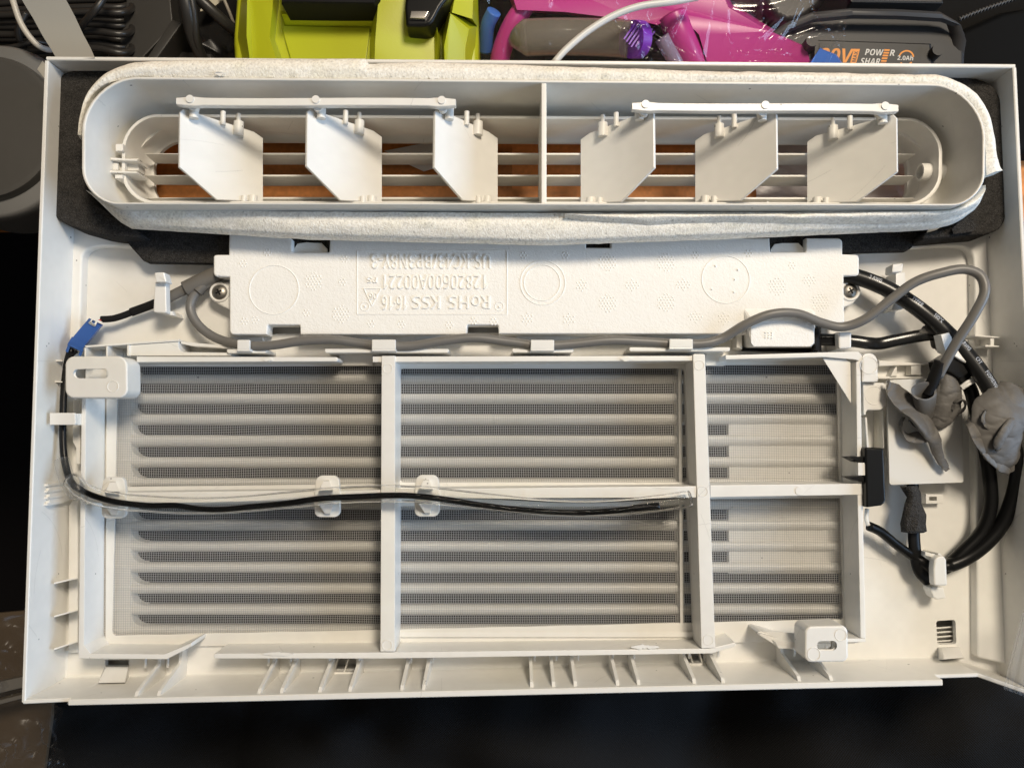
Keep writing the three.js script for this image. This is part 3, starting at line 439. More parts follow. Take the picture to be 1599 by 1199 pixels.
// ---------------------------------------------------------------- foam strips
{
  // white strip round the duct: cross-section swept along the duct's outer outline, pinned to it, ragged outside
  const strip = (path, prof, o = {}) => { // path [px, py, width px, level inner, level outer] ; outward given per point
    const loops = path.map(([x, y, ox, oy, hi, ho, th], i) => {
      const a = V(x, y, hi), b = V(x + ox, y + oy, ho), n = 9, l = [];
      for (let j = 0; j <= n; j++) { const t = j / n, bulge = Math.sin(t * Math.PI) * 0.0022; l.push(new THREE.Vector3(a.x + (b.x - a.x) * t, a.y + (b.y - a.y) * t + bulge + 0.00035 * noise3(i * 0.22, j * 0.3, 1, 31), a.z + (b.z - a.z) * t)); }
      const e = b.clone().sub(a).setY(0).normalize();
      l.push(new THREE.Vector3(b.x + e.x * 0.0009, b.y - th * 0.0005, b.z + e.z * 0.0009)); l.push(new THREE.Vector3(b.x, b.y - th * 0.001, b.z)); l.push(new THREE.Vector3(a.x, a.y - th * 0.001, a.z));
      return l;
    });
    const g = loft(loops, { crease: 1.2 }); return wobble(g, 0.2, 300, 5);
  };
  const lin = (a, b, n, skip = 0) => Array.from({ length: n + 1 - skip }, (_, i) => { const t = (i + skip) / n; return a.map((v, k) => v + (b[k] - v) * t); });
  const smooth = (keys, n) => { const c = keys[0].map((_, k) => keys.map(q => q[k])), f = (a, t) => { const x = t * (a.length - 1), i = Math.min(a.length - 2, Math.floor(x)), u = x - i, p = j => a[Math.max(0, Math.min(a.length - 1, j))]; return 0.5 * (2 * p(i) + (p(i + 1) - p(i - 1)) * u + (2 * p(i - 1) - 5 * p(i) + 4 * p(i + 1) - p(i + 2)) * u * u + (3 * p(i) - p(i - 1) - 3 * p(i + 1) + p(i + 2)) * u * u * u); }; return Array.from({ length: n + 1 }, (_, i) => c.map(a => f(a, i / n))); };
  const far = [...smooth([[126, 212, -1, 4, 39, 37, 7], [128, 190, -2, 1, 41, 39, 8], [134, 168, -3, -3, 42, 40, 8], [145, 149, -5, -7, 42, 40, 8], [162, 134, -6, -12, 43, 41, 8], [184, 125, -7, -17, 43, 41, 8], [212, 121, -7, -22, 43, 42, 8], [242, 120.5, -3, -25, 43, 42, 9]], 26), ...lin([242, 120.5, -3, -25, 43, 42, 9], [420, 122, 0, -29, 43, 42, 9], 20, 1), ...lin([430, 122, 0, -29, 43, 42, 9], [570, 124, 0, -32, 43, 42, 9], 16), ...lin([576, 124, 0, -24, 43, 41, 9], [650, 124, 0, -27, 43, 41, 9], 8), ...lin([660, 124, 0, -27, 43, 41, 9], [1150, 128, 0, -15, 43, 40, 9], 44), ...lin([1170, 128, 0, -16, 43, 40, 9], [1450, 131, 3, -14, 43, 40, 9], 26), ...smooth([[1460, 132, 4, -15, 43, 40, 8], [1484, 139, 9, -14, 42, 40, 8], [1505, 151, 13, -11, 41, 39, 8], [1521, 168, 16, -7, 40, 38, 8], [1532, 190, 17, -3, 40, 38, 8], [1538, 215, 17, 1, 39, 37, 8], [1541, 242, 18, 3, 39, 36, 8], [1541, 258, 22, 2, 39, 36, 8], [1542, 274, 25, -8, 38, 36, 7]], 30)];
  const top = single('foam_strip', strip(far), M.whiteFoam, 'white foam strip along the duct\'s far edge, its right end curled outward', 'foam', 'white foam strips round the duct');
  const near = [...lin([136, 298, 4, 4, 31, 29, 9], [185, 324, -2, 18, 33, 29, 9], 6), ...lin([200, 327, 0, 24, 34, 30, 9], [480, 331, 0, 37, 35, 32, 9], 26), ...lin([490, 331, 0, 37, 35, 32, 9], [850, 333, 0, 44, 35, 33, 9], 32), ...lin([860, 333, 0, 44, 35, 33, 9], [1220, 332, 0, 32, 35, 32, 9], 32), ...lin([1230, 332, 0, 31, 35, 32, 9], [1440, 328, 2, 26, 35, 31, 9], 20), ...smooth([[1440, 328, 2, 26, 35, 31, 9], [1470, 327, 5, 23, 34, 31, 9], [1497, 322, 8, 17, 34, 31, 9], [1518, 311, 9, 12, 33, 31, 8], [1532, 297, 4, 9, 33, 32, 7], [1536, 290, 0, 4, 33, 32, 4]], 18)];
  single('foam_strip', strip(near), M.whiteFoam, 'white foam strip sagging along the near side of the outlet duct above the polystyrene block', 'foam', 'white foam strips round the duct');
  single('foam_strip', strip(near.filter(p => p[0] > 880).map(([x, y, ox, oy, hi, ho, th]) => [x, y + 2, ox, Math.max(6, (oy - 3) * (0.45 + 0.12 * Math.sin(x * 0.01))) * Math.min(1, 0.15 + (x - 880) / 160), hi + 4, ho + 5, 5])), M.whiteFoam, 'narrow upper fold of white foam along the right half of the duct', 'foam', 'white foam strips round the duct');
  single('foam_crumb', wobble(solid([[333, 115, 45.5], [340, 112, 46], [352, 114, 45.5], [344, 119, 45.5]], [[333, 116, 44.8], [340, 113, 44.8], [352, 115, 44.8], [344, 119, 44.8]]), 0.3, 300), M.white, 'small white plastic shred lying on the foam at the upper left', 'shred');
  // dark pads
  single('dark_foam_pad', wobble(prism([[86, 110, 28], [300, 108], [300, 136], [140, 150, 30], [130, 200], [131, 290], [152, 322], [178, 336], [196, 348], [221, 367, 3], [213, 371, 4], [160, 368, 12], [100, 352, 30], [75, 330, 24], [79, 240]], 22, 1, { bevel: 1.2, seg: 3 }), 0.25, 200), M.darkFoam, 'black foam pad filling the upper left corner beside the duct', 'foam', 'black foam pads at the duct\'s ends');
  single('dark_foam_pad', wobble(prism([[1430, 118], [1540, 122, 30], [1567, 150, 26], [1572, 350, 22], [1552, 365, 14], [1490, 370, 4], [1442, 374, 3], [1443, 365, 3], [1480, 355], [1520, 325], [1540, 285], [1542, 210], [1510, 150], [1430, 132]], 22, 1, { bevel: 1.2, seg: 3 }), 0.25, 200), M.darkFoam, 'black foam pad filling the upper right corner beside the duct', 'foam', 'black foam pads at the duct\'s ends');
  single('foam_sheet', wobble(prism([[190, 330], [1450, 330], [1452, 362, 6], [1420, 392, 4], [1345, 394], [1300, 396], [360, 400], [352, 412, 3], [226, 410, 5], [206, 388], [193, 372]], 11.5, 6.4, { bevel: 0.7 }), 0.25, 200), M.darkFoam, 'dark grey foam sheet between the duct and the polystyrene block', 'foam');
  single('foam_flap', solid([[1508, 336, 25], [1528, 352, 25.5], [1520, 362, 25], [1490, 366, 24], [1488, 358, 25]], [[1508, 336, 22], [1528, 352, 22], [1520, 362, 22], [1490, 366, 22], [1488, 358, 22]]), M.darkFoam, 'loose folded corner of black foam at the lower right of the duct', 'foam');
}

// ---------------------------------------------------------------- polystyrene block with moulded writing
const font = await new FontLoader().loadAsync('fonts/droid/droid_sans_regular.typeface.json');
{
  const t = thing('polystyrene_block', 'long white polystyrene block with moulded upside-down lettering across the middle of the panel', 'polystyrene'), T = 16;
  const body = prism([[358, 360], [440, 360], [456, 374], [457, 394, 2], [514, 394, 2], [515, 374], [916, 372], [916, 387], [954, 387], [955, 372], [1203, 372], [1204, 394, 2], [1259, 394, 2], [1260, 372], [1312, 372, 4], [1317, 376, 3], [1317, 397], [1340, 398, 4], [1343, 402, 3], [1343, 428, 3], [1340, 431, 2], [1319, 431], [1320, 505], [1278, 508], [1160, 522], [779, 522], [778, 508, 2], [730, 508, 2], [729, 523], [469, 523], [468, 508, 2], [418, 508, 2], [417, 523], [362, 523, 4], [358, 519, 3], [358, 433], [336, 432, 3], [333, 428, 3], [333, 400, 3], [337, 398, 2], [357, 398], [357, 380]], T, 6.6, { bevel: 0.9, seg: 3 });
  part(t, 'block_body', body, M.eps);
  part(t, 'side_box', [solid([[1174, 505, 20], [1178, 502, 20.5], [1266, 502, 20.5], [1272, 508, 20], [1272, 536, 20], [1266, 541, 20], [1178, 541, 20], [1174, 536, 20]], [[1160, 480, 15.2], [1161, 479, 15.2], [1268, 480, 15.2], [1274, 484, 15.2], [1276, 541, 3], [1270, 544, 3], [1166, 544, 3], [1162, 541, 3]])], M.eps);
  const P = (x, y) => V(x, y, T);
  const word = (s, xr, yb, size, width) => { // turned half round: starts at the right end xr, base line at yb, letters upside down
    const q = new TextGeometry(s, { font, size: size / 1000, depth: 0.00055, curveSegments: 4, bevelEnabled: true, bevelSize: 0.0001, bevelThickness: 0.00012, bevelSegments: 1 }); q.computeBoundingBox();
    q.scale(width / 1000 / (q.boundingBox.max.x - q.boundingBox.min.x), 1, 1); q.rotateX(-Math.PI / 2); q.rotateY(Math.PI); const p = P(xr, yb); q.translate(p.x, p.y - 0.0001, p.z); return finish(q, 0.4);
  };
  const mm = (x0, x1, y) => P(x1, y).distanceTo(P(x0, y)) * 1000;
  part(t, 'raised_writing', [word('US-KC43/BP3N8Y-3', 768, 398, 7.1, mm(582, 768, 405)), word('12820600A00221', 763, 430, 7.1, mm(601, 763, 440)), word('RoHS', 768, 463, 6.4, mm(703, 768, 470)), word('KSS', 690, 463, 6.4, mm(646, 690, 470)), word('16\u00b716', 637, 463, 6.8, mm(598, 637, 470)), word('PS', 590, 434, 2.6, mm(574, 590, 440)), word('06', 590, 459, 2.8, mm(577, 590, 460))], M.eps);
  const bead = (pts, w = 0.3) => pts.slice(1).map((b, i) => { const a = P(...pts[i]), c = P(...b), L = a.distanceTo(c), q = new THREE.CylinderGeometry(w / 1000, w / 1000, L, 8); q.rotateZ(Math.PI / 2); q.rotateY(-Math.atan2(c.z - a.z, c.x - a.x)); q.translate((a.x + c.x) / 2, a.y, (a.z + c.z) / 2); return finish(q, 1); });
  part(t, 'raised_frame', bead([[558, 392], [558, 491], [792, 491], [792, 392], [558, 392]]), M.eps);
  part(t, 'recycling_triangle', bead([[568, 451], [595, 451], [581, 478], [568, 451]], 0.35), M.eps);
  const torus = (x, y, r, w = 0.3) => { const v = P(x, y), q = new THREE.TorusGeometry(r / 1000, w / 1000, 6, 72); q.rotateX(Math.PI / 2); q.translate(v.x, v.y, v.z); return finish(q, 1); };
  for (const [x, y, r] of [[428, 453, 12.6], [848, 442, 11.4], [847, 442, 9.2], [1134, 437, 12.2], [570, 479, 2.2], [780, 479, 2.2]]) part(t, 'raised_ring', torus(x, y, r, r < 3 ? 0.25 : 0.3), M.eps);
  const dots = (x, y, n) => { const out = [], c = P(x, y), s = 0.00175; for (let i = -3; i <= 3; i++) for (let j = -3; j <= 3; j++) { const u = i + (j & 1) * 0.5, w = j * 0.87; if (Math.hypot(u, w) > n) continue; const q = new THREE.SphereGeometry(0.00046, 8, 5, 0, Math.PI * 2, 0, Math.PI / 2); q.scale(1, 0.9, 1); q.translate(c.x + u * s * 0.92, c.y - 0.0001, c.z + w * s * 0.92); out.push(finish(q, 1)); } return out; };
  const sets = [[490, 440, 2.7], [535, 441, 1.5], [479, 489, 1.5], [533, 491, 2.7], [580, 506, 1.5], [627, 507, 1.5], [702, 508, 1.6], [740, 502, 1.1], [771, 503, 1.1], [824, 498, 1.9], [889, 499, 1.9], [909, 446, 1.9], [950, 410, 2.7], [950, 474, 2.7], [988, 446, 2], [1041, 410, 2.7], [1041, 473, 2.7], [1068, 445, 2], [1087, 495, 2], [1131, 498, 1.9], [1215, 448, 2.7], [1265, 438, 2], [1282, 473, 2.7], [883, 399, 1.6], [818, 399, 1.4], [1087, 399, 1.5], [1170, 396, 1.4], [538, 405, 1.5], [418, 395, 1.2], [380, 412, 1.6], [382, 502, 1.6], [1238, 415, 1.5], [398, 500, 1.2]];
  part(t, 'raised_dots', sets.flatMap(s => dots(...s)), M.eps, { kind: 'stuff' });
  const sd = []; for (let i = 0; i < 9; i++) { const v = V(1196 + (i % 3) * 5, 520 + Math.floor(i / 3) * 4, 20.4), q = new THREE.SphereGeometry(0.0004, 6, 4); q.translate(v.x, v.y, v.z); sd.push(finish(q, 1)); } part(t, 'raised_dots', sd, M.eps, { kind: 'stuff' });
  part(t, 'moulding_stud', [[1118, 416], [1153, 422], [1148, 437], [1112, 452], [1147, 457], [570, 479], [780, 480]].map(([x, y]) => { const v = P(x, y), q = new THREE.SphereGeometry(0.0006, 10, 6); q.translate(v.x, v.y, v.z); return finish(q, 1); }), M.eps);
  for (const [x0, x1, y] of [[456, 515, 393], [1203, 1260, 393]]) { // ragged torn foam left in the two far notches
    part(t, 'torn_edge', wobble(prism([[x0 + 3, y - 4], [x0 + 9, y - 12], [x0 + 22, y - 15], [x1 - 12, y - 13], [x1 - 4, y - 5], [x1 - 3, y + 2], [x0 + 2, y + 2]], 13, 7, { bevel: 0.5 }), 0.9, 350, 9), M.eps);
  }
  single('black_felt_wrap', wobble(loft([0, 1, 2, 3, 4, 5, 6].map(i => { const l = []; const u = i / 6; for (let j = 0; j < 14; j++) { const a = j / 14 * Math.PI * 2; l.push(V(1276 + 7 * Math.cos(a) + 0 * u, 512 + 36 * u + 0 * a, 11 + 7 * Math.sin(a) * (0.75 + 0.25 * Math.sin(u * Math.PI)))); } return l; }), { crease: 1 }), 0.8, 900, 4), M.blackMatte, 'fuzzy black felt wrap at the right end of the block\'s side box', 'felt');
  single('black_felt_strip', wobble(prism([[1158, 543], [1280, 542], [1284, 548, 4], [1262, 551], [1162, 548]], 4, 0.2, { bevel: 0.6 }), 0.5, 500, 6), M.blackMatte, 'black felt strip along the near edge of the polystyrene side box', 'felt');
  // screws
  for (const [x, y, l] of [[343, 457, 'steel cross-head screw at the left end of the polystyrene block'], [1328, 455, 'steel cross-head screw at the right end of the polystyrene block']]) {
    const s = thing('screw', l, 'screw', 'screws beside the polystyrene block'), v = V(x, y, 9);
    const lathe = new THREE.LatheGeometry([[0.0001, 1.6], [1.2, 1.55], [2.4, 1.25], [3.4, 0.7], [3.9, 0.2], [4.0, 0], [3.2, -2]].map(([a, b]) => new THREE.Vector2(a / 1000, b / 1000)), 32); lathe.translate(v.x, v.y, v.z); part(s, 'screw_head', finish(lathe, 1), M.steel);
    const x1 = new THREE.BoxGeometry(0.0034, 0.0002, 0.0008), x2 = new THREE.BoxGeometry(0.0008, 0.0003, 0.0034); for (const q of [x1, x2]) { q.rotateY(0.5); q.translate(v.x, v.y + 0.0016, v.z); } part(s, 'cross_slot', [finish(x1), finish(x2)], M.blackMatte);
    const w = new THREE.CylinderGeometry(0.0046, 0.0046, 0.0006, 28); w.translate(v.x, v.y + 0.0001, v.z); part(s, 'washer', finish(w), M.steel);
  }
}

// ---------------------------------------------------------------- cables, connector, tube
single('gray_cable', cable([[336, 440, 8], [318, 448, 9], [303, 462, 9.5], [297, 482, 10], [309, 507, 11], [333, 526, 12], [362, 536, 14], [400, 541, 17], [430, 539, 17.5], [470, 533, 18], [520, 531, 18], [560, 536, 17.5], [598, 540, 17.5], [640, 541, 17.5], [690, 533, 18], [740, 528, 18], [795, 534, 17.5], [847, 540, 17.5], [890, 538, 17.5], [955, 532, 18], [1010, 534, 17.5], [1064, 537, 17.5], [1105, 536, 18.5], [1130, 528, 19], [1165, 507, 23], [1205, 491, 25.5], [1245, 490, 25.5], [1283, 504, 24], [1315, 511, 24], [1350, 500, 27], [1390, 470, 31], [1430, 441, 35], [1470, 427, 38], [1508, 421, 40], [1532, 431, 41], [1539, 455, 42], [1524, 489, 40], [1498, 530, 35], [1474, 572, 29], [1466, 588, 26]], 2.35, { n: 260 }), M.grayCable, 'grey round cable winding along the channel and looping up at the right', 'cable');
single('gray_heatshrink', [cable([[330, 432, 8], [318, 446, 9], [308, 456, 9.5]], 3.0), cable([[352, 422, 9], [330, 432, 9.5], [305, 444, 10], [289, 452, 10]], 3.3, { flat: 1.3 }), cable([[289, 452, 10], [275, 459, 9.5], [262, 466, 9]], 2.1, { flat: 1.35 })], M.sleeve, 'grey shrink sleeve where the thin cable leaves the block\'s upper left end', 'sleeve');
single('black_sleeve', [cable([[264, 465, 9], [235, 477, 8.5], [205, 488, 8]], 2.1, { flat: 1.1 }), cable([[206, 488, 8], [190, 494, 8.5], [175, 498, 9], [158, 499, 9.5]], 1.75)], M.blackMatte, 'short black sleeve on the wire between the white hook and the blue connector', 'sleeve');
{
  const t = thing('wire_connector', 'blue two-part plug connector standing against the left wall', 'connector');
  const box = (P, Q, top, bot, r) => prism(P, top, bot, { at: top, bevel: 0.4 });
  part(t, 'plug_housing', [solid([[139, 497, 13], [159, 507, 13], [131, 541, 15], [110, 531, 15]], [[139, 497, 6], [161, 508, 6], [133, 543, 6], [110, 531, 6]]), solid([[112, 526, 16], [134, 537, 16], [127, 549, 16.3], [105, 538, 16.3]], [[112, 526, 7], [134, 537, 7], [127, 549, 7], [105, 538, 7]])], M.blue);
  part(t, 'socket_shell', [solid([[107, 535, 17], [111, 537, 17], [106, 551, 17], [102, 549, 17]], [[107, 535, 6], [111, 537, 6], [106, 551, 6], [102, 549, 6]]), solid([[126, 545, 17], [130, 547, 17], [126, 557, 17], [122, 555, 17]], [[126, 545, 6], [130, 547, 6], [126, 557, 6], [122, 555, 6]]), solid([[107, 535, 17.4], [130, 546, 17.4], [128, 550, 17.4], [105, 539, 17.4]], [[107, 535, 15], [130, 546, 15], [128, 550, 15], [105, 539, 15]])], M.blue);
  part(t, 'latch', [solid([[140, 502, 14.5], [150, 508, 14.5], [148, 510, 14.5], [138, 504, 14.5]], [[140, 502, 13], [150, 508, 13], [148, 510, 13], [138, 504, 13]]), solid([[144, 497, 14.5], [146, 498, 14.5], [141, 505, 14.5], [139, 504, 14.5]], [[144, 497, 13], [146, 498, 13], [141, 505, 13], [139, 504, 13]]), solid([[150, 500, 14.5], [153, 501, 14.5], [149, 509, 14.5], [146, 508, 14.5]], [[150, 500, 13], [153, 501, 13], [149, 509, 13], [146, 508, 13]]), solid([[139, 503, 14.5], [148, 508, 14.5], [147, 510, 14.5], [138, 505, 14.5]], [[139, 503, 13], [148, 508, 13], [147, 510, 13], [138, 505, 13]]), solid([[148, 498, 14.6], [160, 503, 14.6], [158, 506, 14.6], [147, 501, 14.6]], [[148, 498, 12], [160, 503, 12], [158, 506, 12], [147, 501, 12]])], M.white);
  part(t, 'red_lead', cable([[160, 500, 10], [154, 501, 11.5], [150, 503, 12]], 0.5), std([0.4, 0.03, 0.02]));
}
const lead = single('sensor_wire', [cable([[111, 545, 14], [106, 560, 14], [102, 585, 15], [99, 620, 16], [98, 655, 17], [98, 690, 18], [100, 715, 19], [106, 742, 21], [114, 757, 24], [127, 766, 27], [150, 776, 29], [180, 784, 29.5], [230, 790, 28.5], [275, 790, 28.5], [310, 795, 28], [345, 796, 28], [400, 791, 28], [450, 786, 29], [500, 779, 30], [560, 776, 30], [610, 774, 30], [650, 775, 30], [700, 781, 29], [750, 789, 28], [820, 797, 27], [900, 801, 26.5], [960, 798, 26.5], [1000, 793, 26.5], [1030, 790, 26.5]], t => t > 0.965 ? 1.55 : t < 0.22 ? 1.5 : 1.25, { n: 240, flat: 1.15 }), cable([[120, 549, 14], [112, 556, 14], [106, 572, 14.5], [103, 600, 15.5]], 0.8)], M.black, 'thin black sensor wire running down the left wall and across the filter', 'wire');
{
  const path = [[112, 752, 23], [128, 766, 27], [150, 776, 29], [180, 783, 29.5], [230, 787, 28.5], [280, 790, 28.3], [340, 790, 28.3], [400, 786, 28.6], [450, 781, 29], [511, 775, 30], [560, 772, 30], [610, 771, 30], [667, 773, 30], [720, 779, 29], [780, 786, 28], [850, 793, 27], [920, 795, 26.5], [980, 792, 26.5], [1040, 785, 26], [1078, 779, 25]];
  const bore = cable(path, 3.4, { n: 220, k: 24 }); for (const n of ['position', 'normal', 'uv']) { const a = bore.attributes[n], w = a.itemSize; for (let i = 0; i < a.count; i += 3) for (let k = 0; k < w; k++) { const t = a.array[i * w + k]; a.array[i * w + k] = a.array[(i + 2) * w + k]; a.array[(i + 2) * w + k] = t; } } { const a = bore.attributes.normal.array; for (let i = 0; i < a.length; i++) a[i] = -a[i]; }
  single('clear_tube', [cable(path, 4.1, { n: 220, k: 28 }), bore], M.clear, 'clear plastic tube round the black sensor wire across the filter\'s cross bar', 'tube');
}
single('clear_collar', [cable([[96, 720, 21], [103, 745, 24], [112, 762, 27], [120, 772, 28]], 3.6, { k: 18 }), cable([[114, 746, 26], [120, 757, 27.5], [124, 770, 28], [122, 780, 28]], 3.9, { k: 18 })], M.film, 'clear soft plastic collar at the left bend of the tube', 'collar');

// printed thick black cable
const print = (() => { const w = 2048, h = 256, c = document.createElement('canvas'); c.width = w; c.height = h; const x = c.getContext('2d'); x.fillStyle = '#181818'; x.fillRect(0, 0, w, h); x.fillStyle = '#b4b7bd'; x.font = 'bold 34px sans-serif'; ['3 AWG', 'TYPER', '105\u00b0C', 'V RoHS', 'CFT', 'FUSHENG', '(2)L'].forEach((s, i) => x.fillText(s, [240, 620, 830, 1120, 1310, 1440, 1660][i], 192)); const t = new THREE.CanvasTexture(c); t.colorSpace = THREE.SRGBColorSpace; t.wrapS = t.wrapT = THREE.RepeatWrapping; return t; })();
{
  const pts = [[1310, 428, 9], [1335, 432, 11], [1370, 444, 14], [1400, 459, 16], [1440, 486, 19], [1480, 521, 21], [1515, 560, 23], [1545, 603, 25], [1562, 640, 26], [1580, 690, 26]], L = curveOf(pts).getLength();
  const g = cable(pts, 4.1, { n: 120, k: 24 }), uv = g.attributes.uv; for (let i = 0; i < uv.count; i++) uv.setXY(i, uv.getX(i) / L, uv.getY(i) / (2 * Math.PI * 0.0041) * 1);
  const P = thing('power_cable', 'thick black power cable with white printed writing curving down the right side', 'cable');
  part(P, 'cable_jacket', g, std([1, 1, 1], { map: print, roughness: 0.3 }));
  part(P, 'cable_jacket', cable([[1580, 690, 26], [1590, 715, 24], [1590, 745, 21], [1580, 785, 17], [1565, 820, 14], [1540, 850, 12], [1510, 872, 10], [1480, 884, 9], [1455, 886, 9], [1440, 878, 9], [1400, 850, 10], [1375, 830, 11], [1358, 822, 12]], t => t > 0.62 ? 2.9 - (t > 0.75 ? 0.5 : 0) : 3.5, { n: 120, k: 16 }), M.black);
  part(P, 'white_core', [cable([[1357, 821, 12], [1354, 810, 12], [1355, 795, 11]], 1.0)], M.white);
}
single('black_cable', [cable([[1500, 585, 12], [1515, 605, 14], [1525, 640, 16], [1537, 690, 16], [1546, 740, 15], [1548, 790, 13], [1535, 830, 11], [1505, 862, 9], [1475, 888, 7], [1450, 893, 6]], 3.3, { n: 110, k: 16 })], M.black, 'thinner black cable inside the right-hand loop, behind the putty lumps', 'cable');
single('black_flat_sleeve', [cable([[1426, 750, 8], [1428, 800, 9], [1429, 850, 10], [1436, 890, 9], [1452, 908, 6]], 2.1, { flat: 1.5 })], M.black, 'flat black sleeve rising from the lower hook to the sponge wrap', 'sleeve');
single('flat_black_lead', [cable([[1276, 531, 11], [1300, 531, 12], [1334, 533, 13], [1355, 536, 14], [1375, 537, 13.5], [1395, 533, 14], [1430, 526, 15], [1464, 521, 15]], 2.2, { flat: 1.45, n: 60 })], std([0.01, 0.01, 0.01], { roughness: 0.22 }), 'flat shiny black lead passing through the white block clip', 'lead');
single('black_heatshrink', [cable([[1470, 565, 29], [1460, 590, 26], [1448, 616, 22]], 2.9)], M.blackMatte, 'black shrink sleeve at the lower end of the looped grey cable', 'sleeve');
single('white_leads', [cable([[1501, 605, 20], [1510, 598, 21], [1521, 592, 21], [1534, 589, 20], [1545, 592, 18]], 0.8), cable([[1503, 608, 20], [1512, 602, 21], [1523, 596, 21], [1535, 593, 20], [1546, 596, 18]], 0.8)], std([0.78, 0.77, 0.74], { roughness: 0.4 }), 'pair of thin white leads between the putty lumps', 'wire');
single('relay_block', [prism([[1478, 562], [1500, 548, 3], [1524, 566], [1522, 578, 3], [1502, 592], [1482, 580]], 23, 6, { bevel: 0.8 }), prism([[1490, 580], [1518, 566], [1526, 584], [1504, 600]], 20, 4, { bevel: 0.8 })], M.black, 'small black plug block under the thick cable at the right', 'plug');
single('tape_remnant', wobble(prism([[1470, 525], [1484, 520], [1500, 545], [1512, 560], [1524, 572], [1530, 575], [1518, 572], [1498, 560], [1476, 548]], 25, 19, { bevel: 0.4 }), 1.2, 300, 3), M.eps, 'torn white tape remnant beside the black plug block', 'tape');
{
  const s = thing('black_sensor', 'black plastic sensor with two prongs clipped to the frame\'s right wall', 'sensor');
  part(s, 'sensor_body', prism([[1352, 699, 3], [1381, 700, 4], [1385, 784, 6], [1378, 790], [1355, 793, 2]], 24, 6, { bevel: 0.9, seg: 3 }), M.black);
  part(s, 'prong', prism([[1327, 714], [1353, 713], [1353, 722], [1342, 722]], 22, 12, { bevel: 0.3 }), M.black);
  part(s, 'prong', prism([[1327, 746], [1360, 744], [1360, 753], [1346, 753]], 22, 12, { bevel: 0.3 }), M.black);
  part(s, 'sensor_seat', prism([[1341, 723], [1358, 723], [1359, 743], [1341, 743]], 23, 14, { bevel: 0.4 }), M.white);
}
single('plastic_card', prism([[1386, 594, 2], [1503, 589, 2], [1506, 754, 3], [1390, 758, 5]], 14, 12.6, { bevel: 0.3 }), std([0.72, 0.71, 0.67], { roughness: 0.3 }), 'square milky white plastic card behind the grey putty lump', 'card');
single('sponge_wrap', wobble(loft([[[1420, 760, 13], 13], [[1425, 768, 13], 12], [[1428, 778, 13], 11], [[1427, 790, 13], 15], [[1428, 805, 14], 19], [[1428, 818, 14], 21], [[1429, 830, 14], 20], [[1430, 832, 13], 14]].map(([c, w]) => { const l = []; for (let j = 0; j < 18; j++) { const a = j / 18 * Math.PI * 2; l.push(V(c[0] + w * Math.cos(a), c[1], c[2] + 6 * Math.sin(a))); } return l; }), { crease: 1.2 }), 0.8, 450, 8), std([1, 1, 1], { map: darkFoamColor, roughness: 1, bumpMap: foamBump, bumpScale: 0.001 }), 'black sponge wrapped round the sleeve below the plastic card', 'sponge');

// ---------------------------------------------------------------- grey putty tape, pressed and folded
// pressed clay: rounded swellings with sharp creases between them, then finger-sized dents and a fine skin
function crumple(g, seed) {
  const m = mergeVertices((g.deleteAttribute('uv'), g.deleteAttribute('normal'), g), 1e-6); m.computeVertexNormals();
  const p = m.attributes.position, n = m.attributes.normal;
  for (let i = 0; i < p.count; i++) { const x = p.getX(i), y = p.getY(i), z = p.getZ(i), r = Math.abs(noise3(x * 130, y * 130, z * 130, seed)), r2 = Math.abs(noise3(x * 310 + z * 90, y * 310, z * 260, seed + 5)), d = (-0.55 * Math.pow(1 - r, 7) - 0.22 * Math.pow(1 - r2, 8) + 0.7 * noise3(x * 80, y * 80, z * 80, seed + 9) + 0.06 * noise3(x * 1300, y * 1300, z * 1300, seed + 2)) / 1000;
    p.setXYZ(i, x + n.getX(i) * d, y + n.getY(i) * d, z + n.getZ(i) * d); }
  return finish(m, 1.8);
}
// a folded strip: stations [px, py, level, half width, half thickness, roll]
function fold(stations, seed, cup = 0) {
  const c = new THREE.CatmullRomCurve3(stations.map(s => V(s[0], s[1], s[2])), false, 'centripetal'), N = stations.length * 16, K = 56, loops = [];
  const at = (t, k) => { const x = t * (stations.length - 1), i = Math.min(stations.length - 2, Math.floor(x)), u = x - i, w = u * u * (3 - 2 * u); return stations[i][k] + (stations[i + 1][k] - stations[i][k]) * w; };
  for (let i = 0; i <= N; i++) {
    const t = i / N, p = c.getPoint(t), d = c.getTangent(t), s = d.clone().cross(new THREE.Vector3(0, 1, 0)).normalize(), u = s.clone().cross(d), r = at(t, 5), S = s.clone().multiplyScalar(Math.cos(r)).addScaledVector(u, Math.sin(r)), U = u.clone().multiplyScalar(Math.cos(r)).addScaledVector(s, -Math.sin(r)), l = [];
    for (let j = 0; j < K; j++) { const a = j / K * Math.PI * 2, x = Math.cos(a), y = Math.sin(a); l.push(p.clone().addScaledVector(S, x * at(t, 3) / 1000).addScaledVector(U, (y * at(t, 4) + cup * x * x * at(t, 3)) / 1000)); }
    loops.push(l);
  }
  return crumple(loft(loops, { crease: 1.8 }), seed);
}
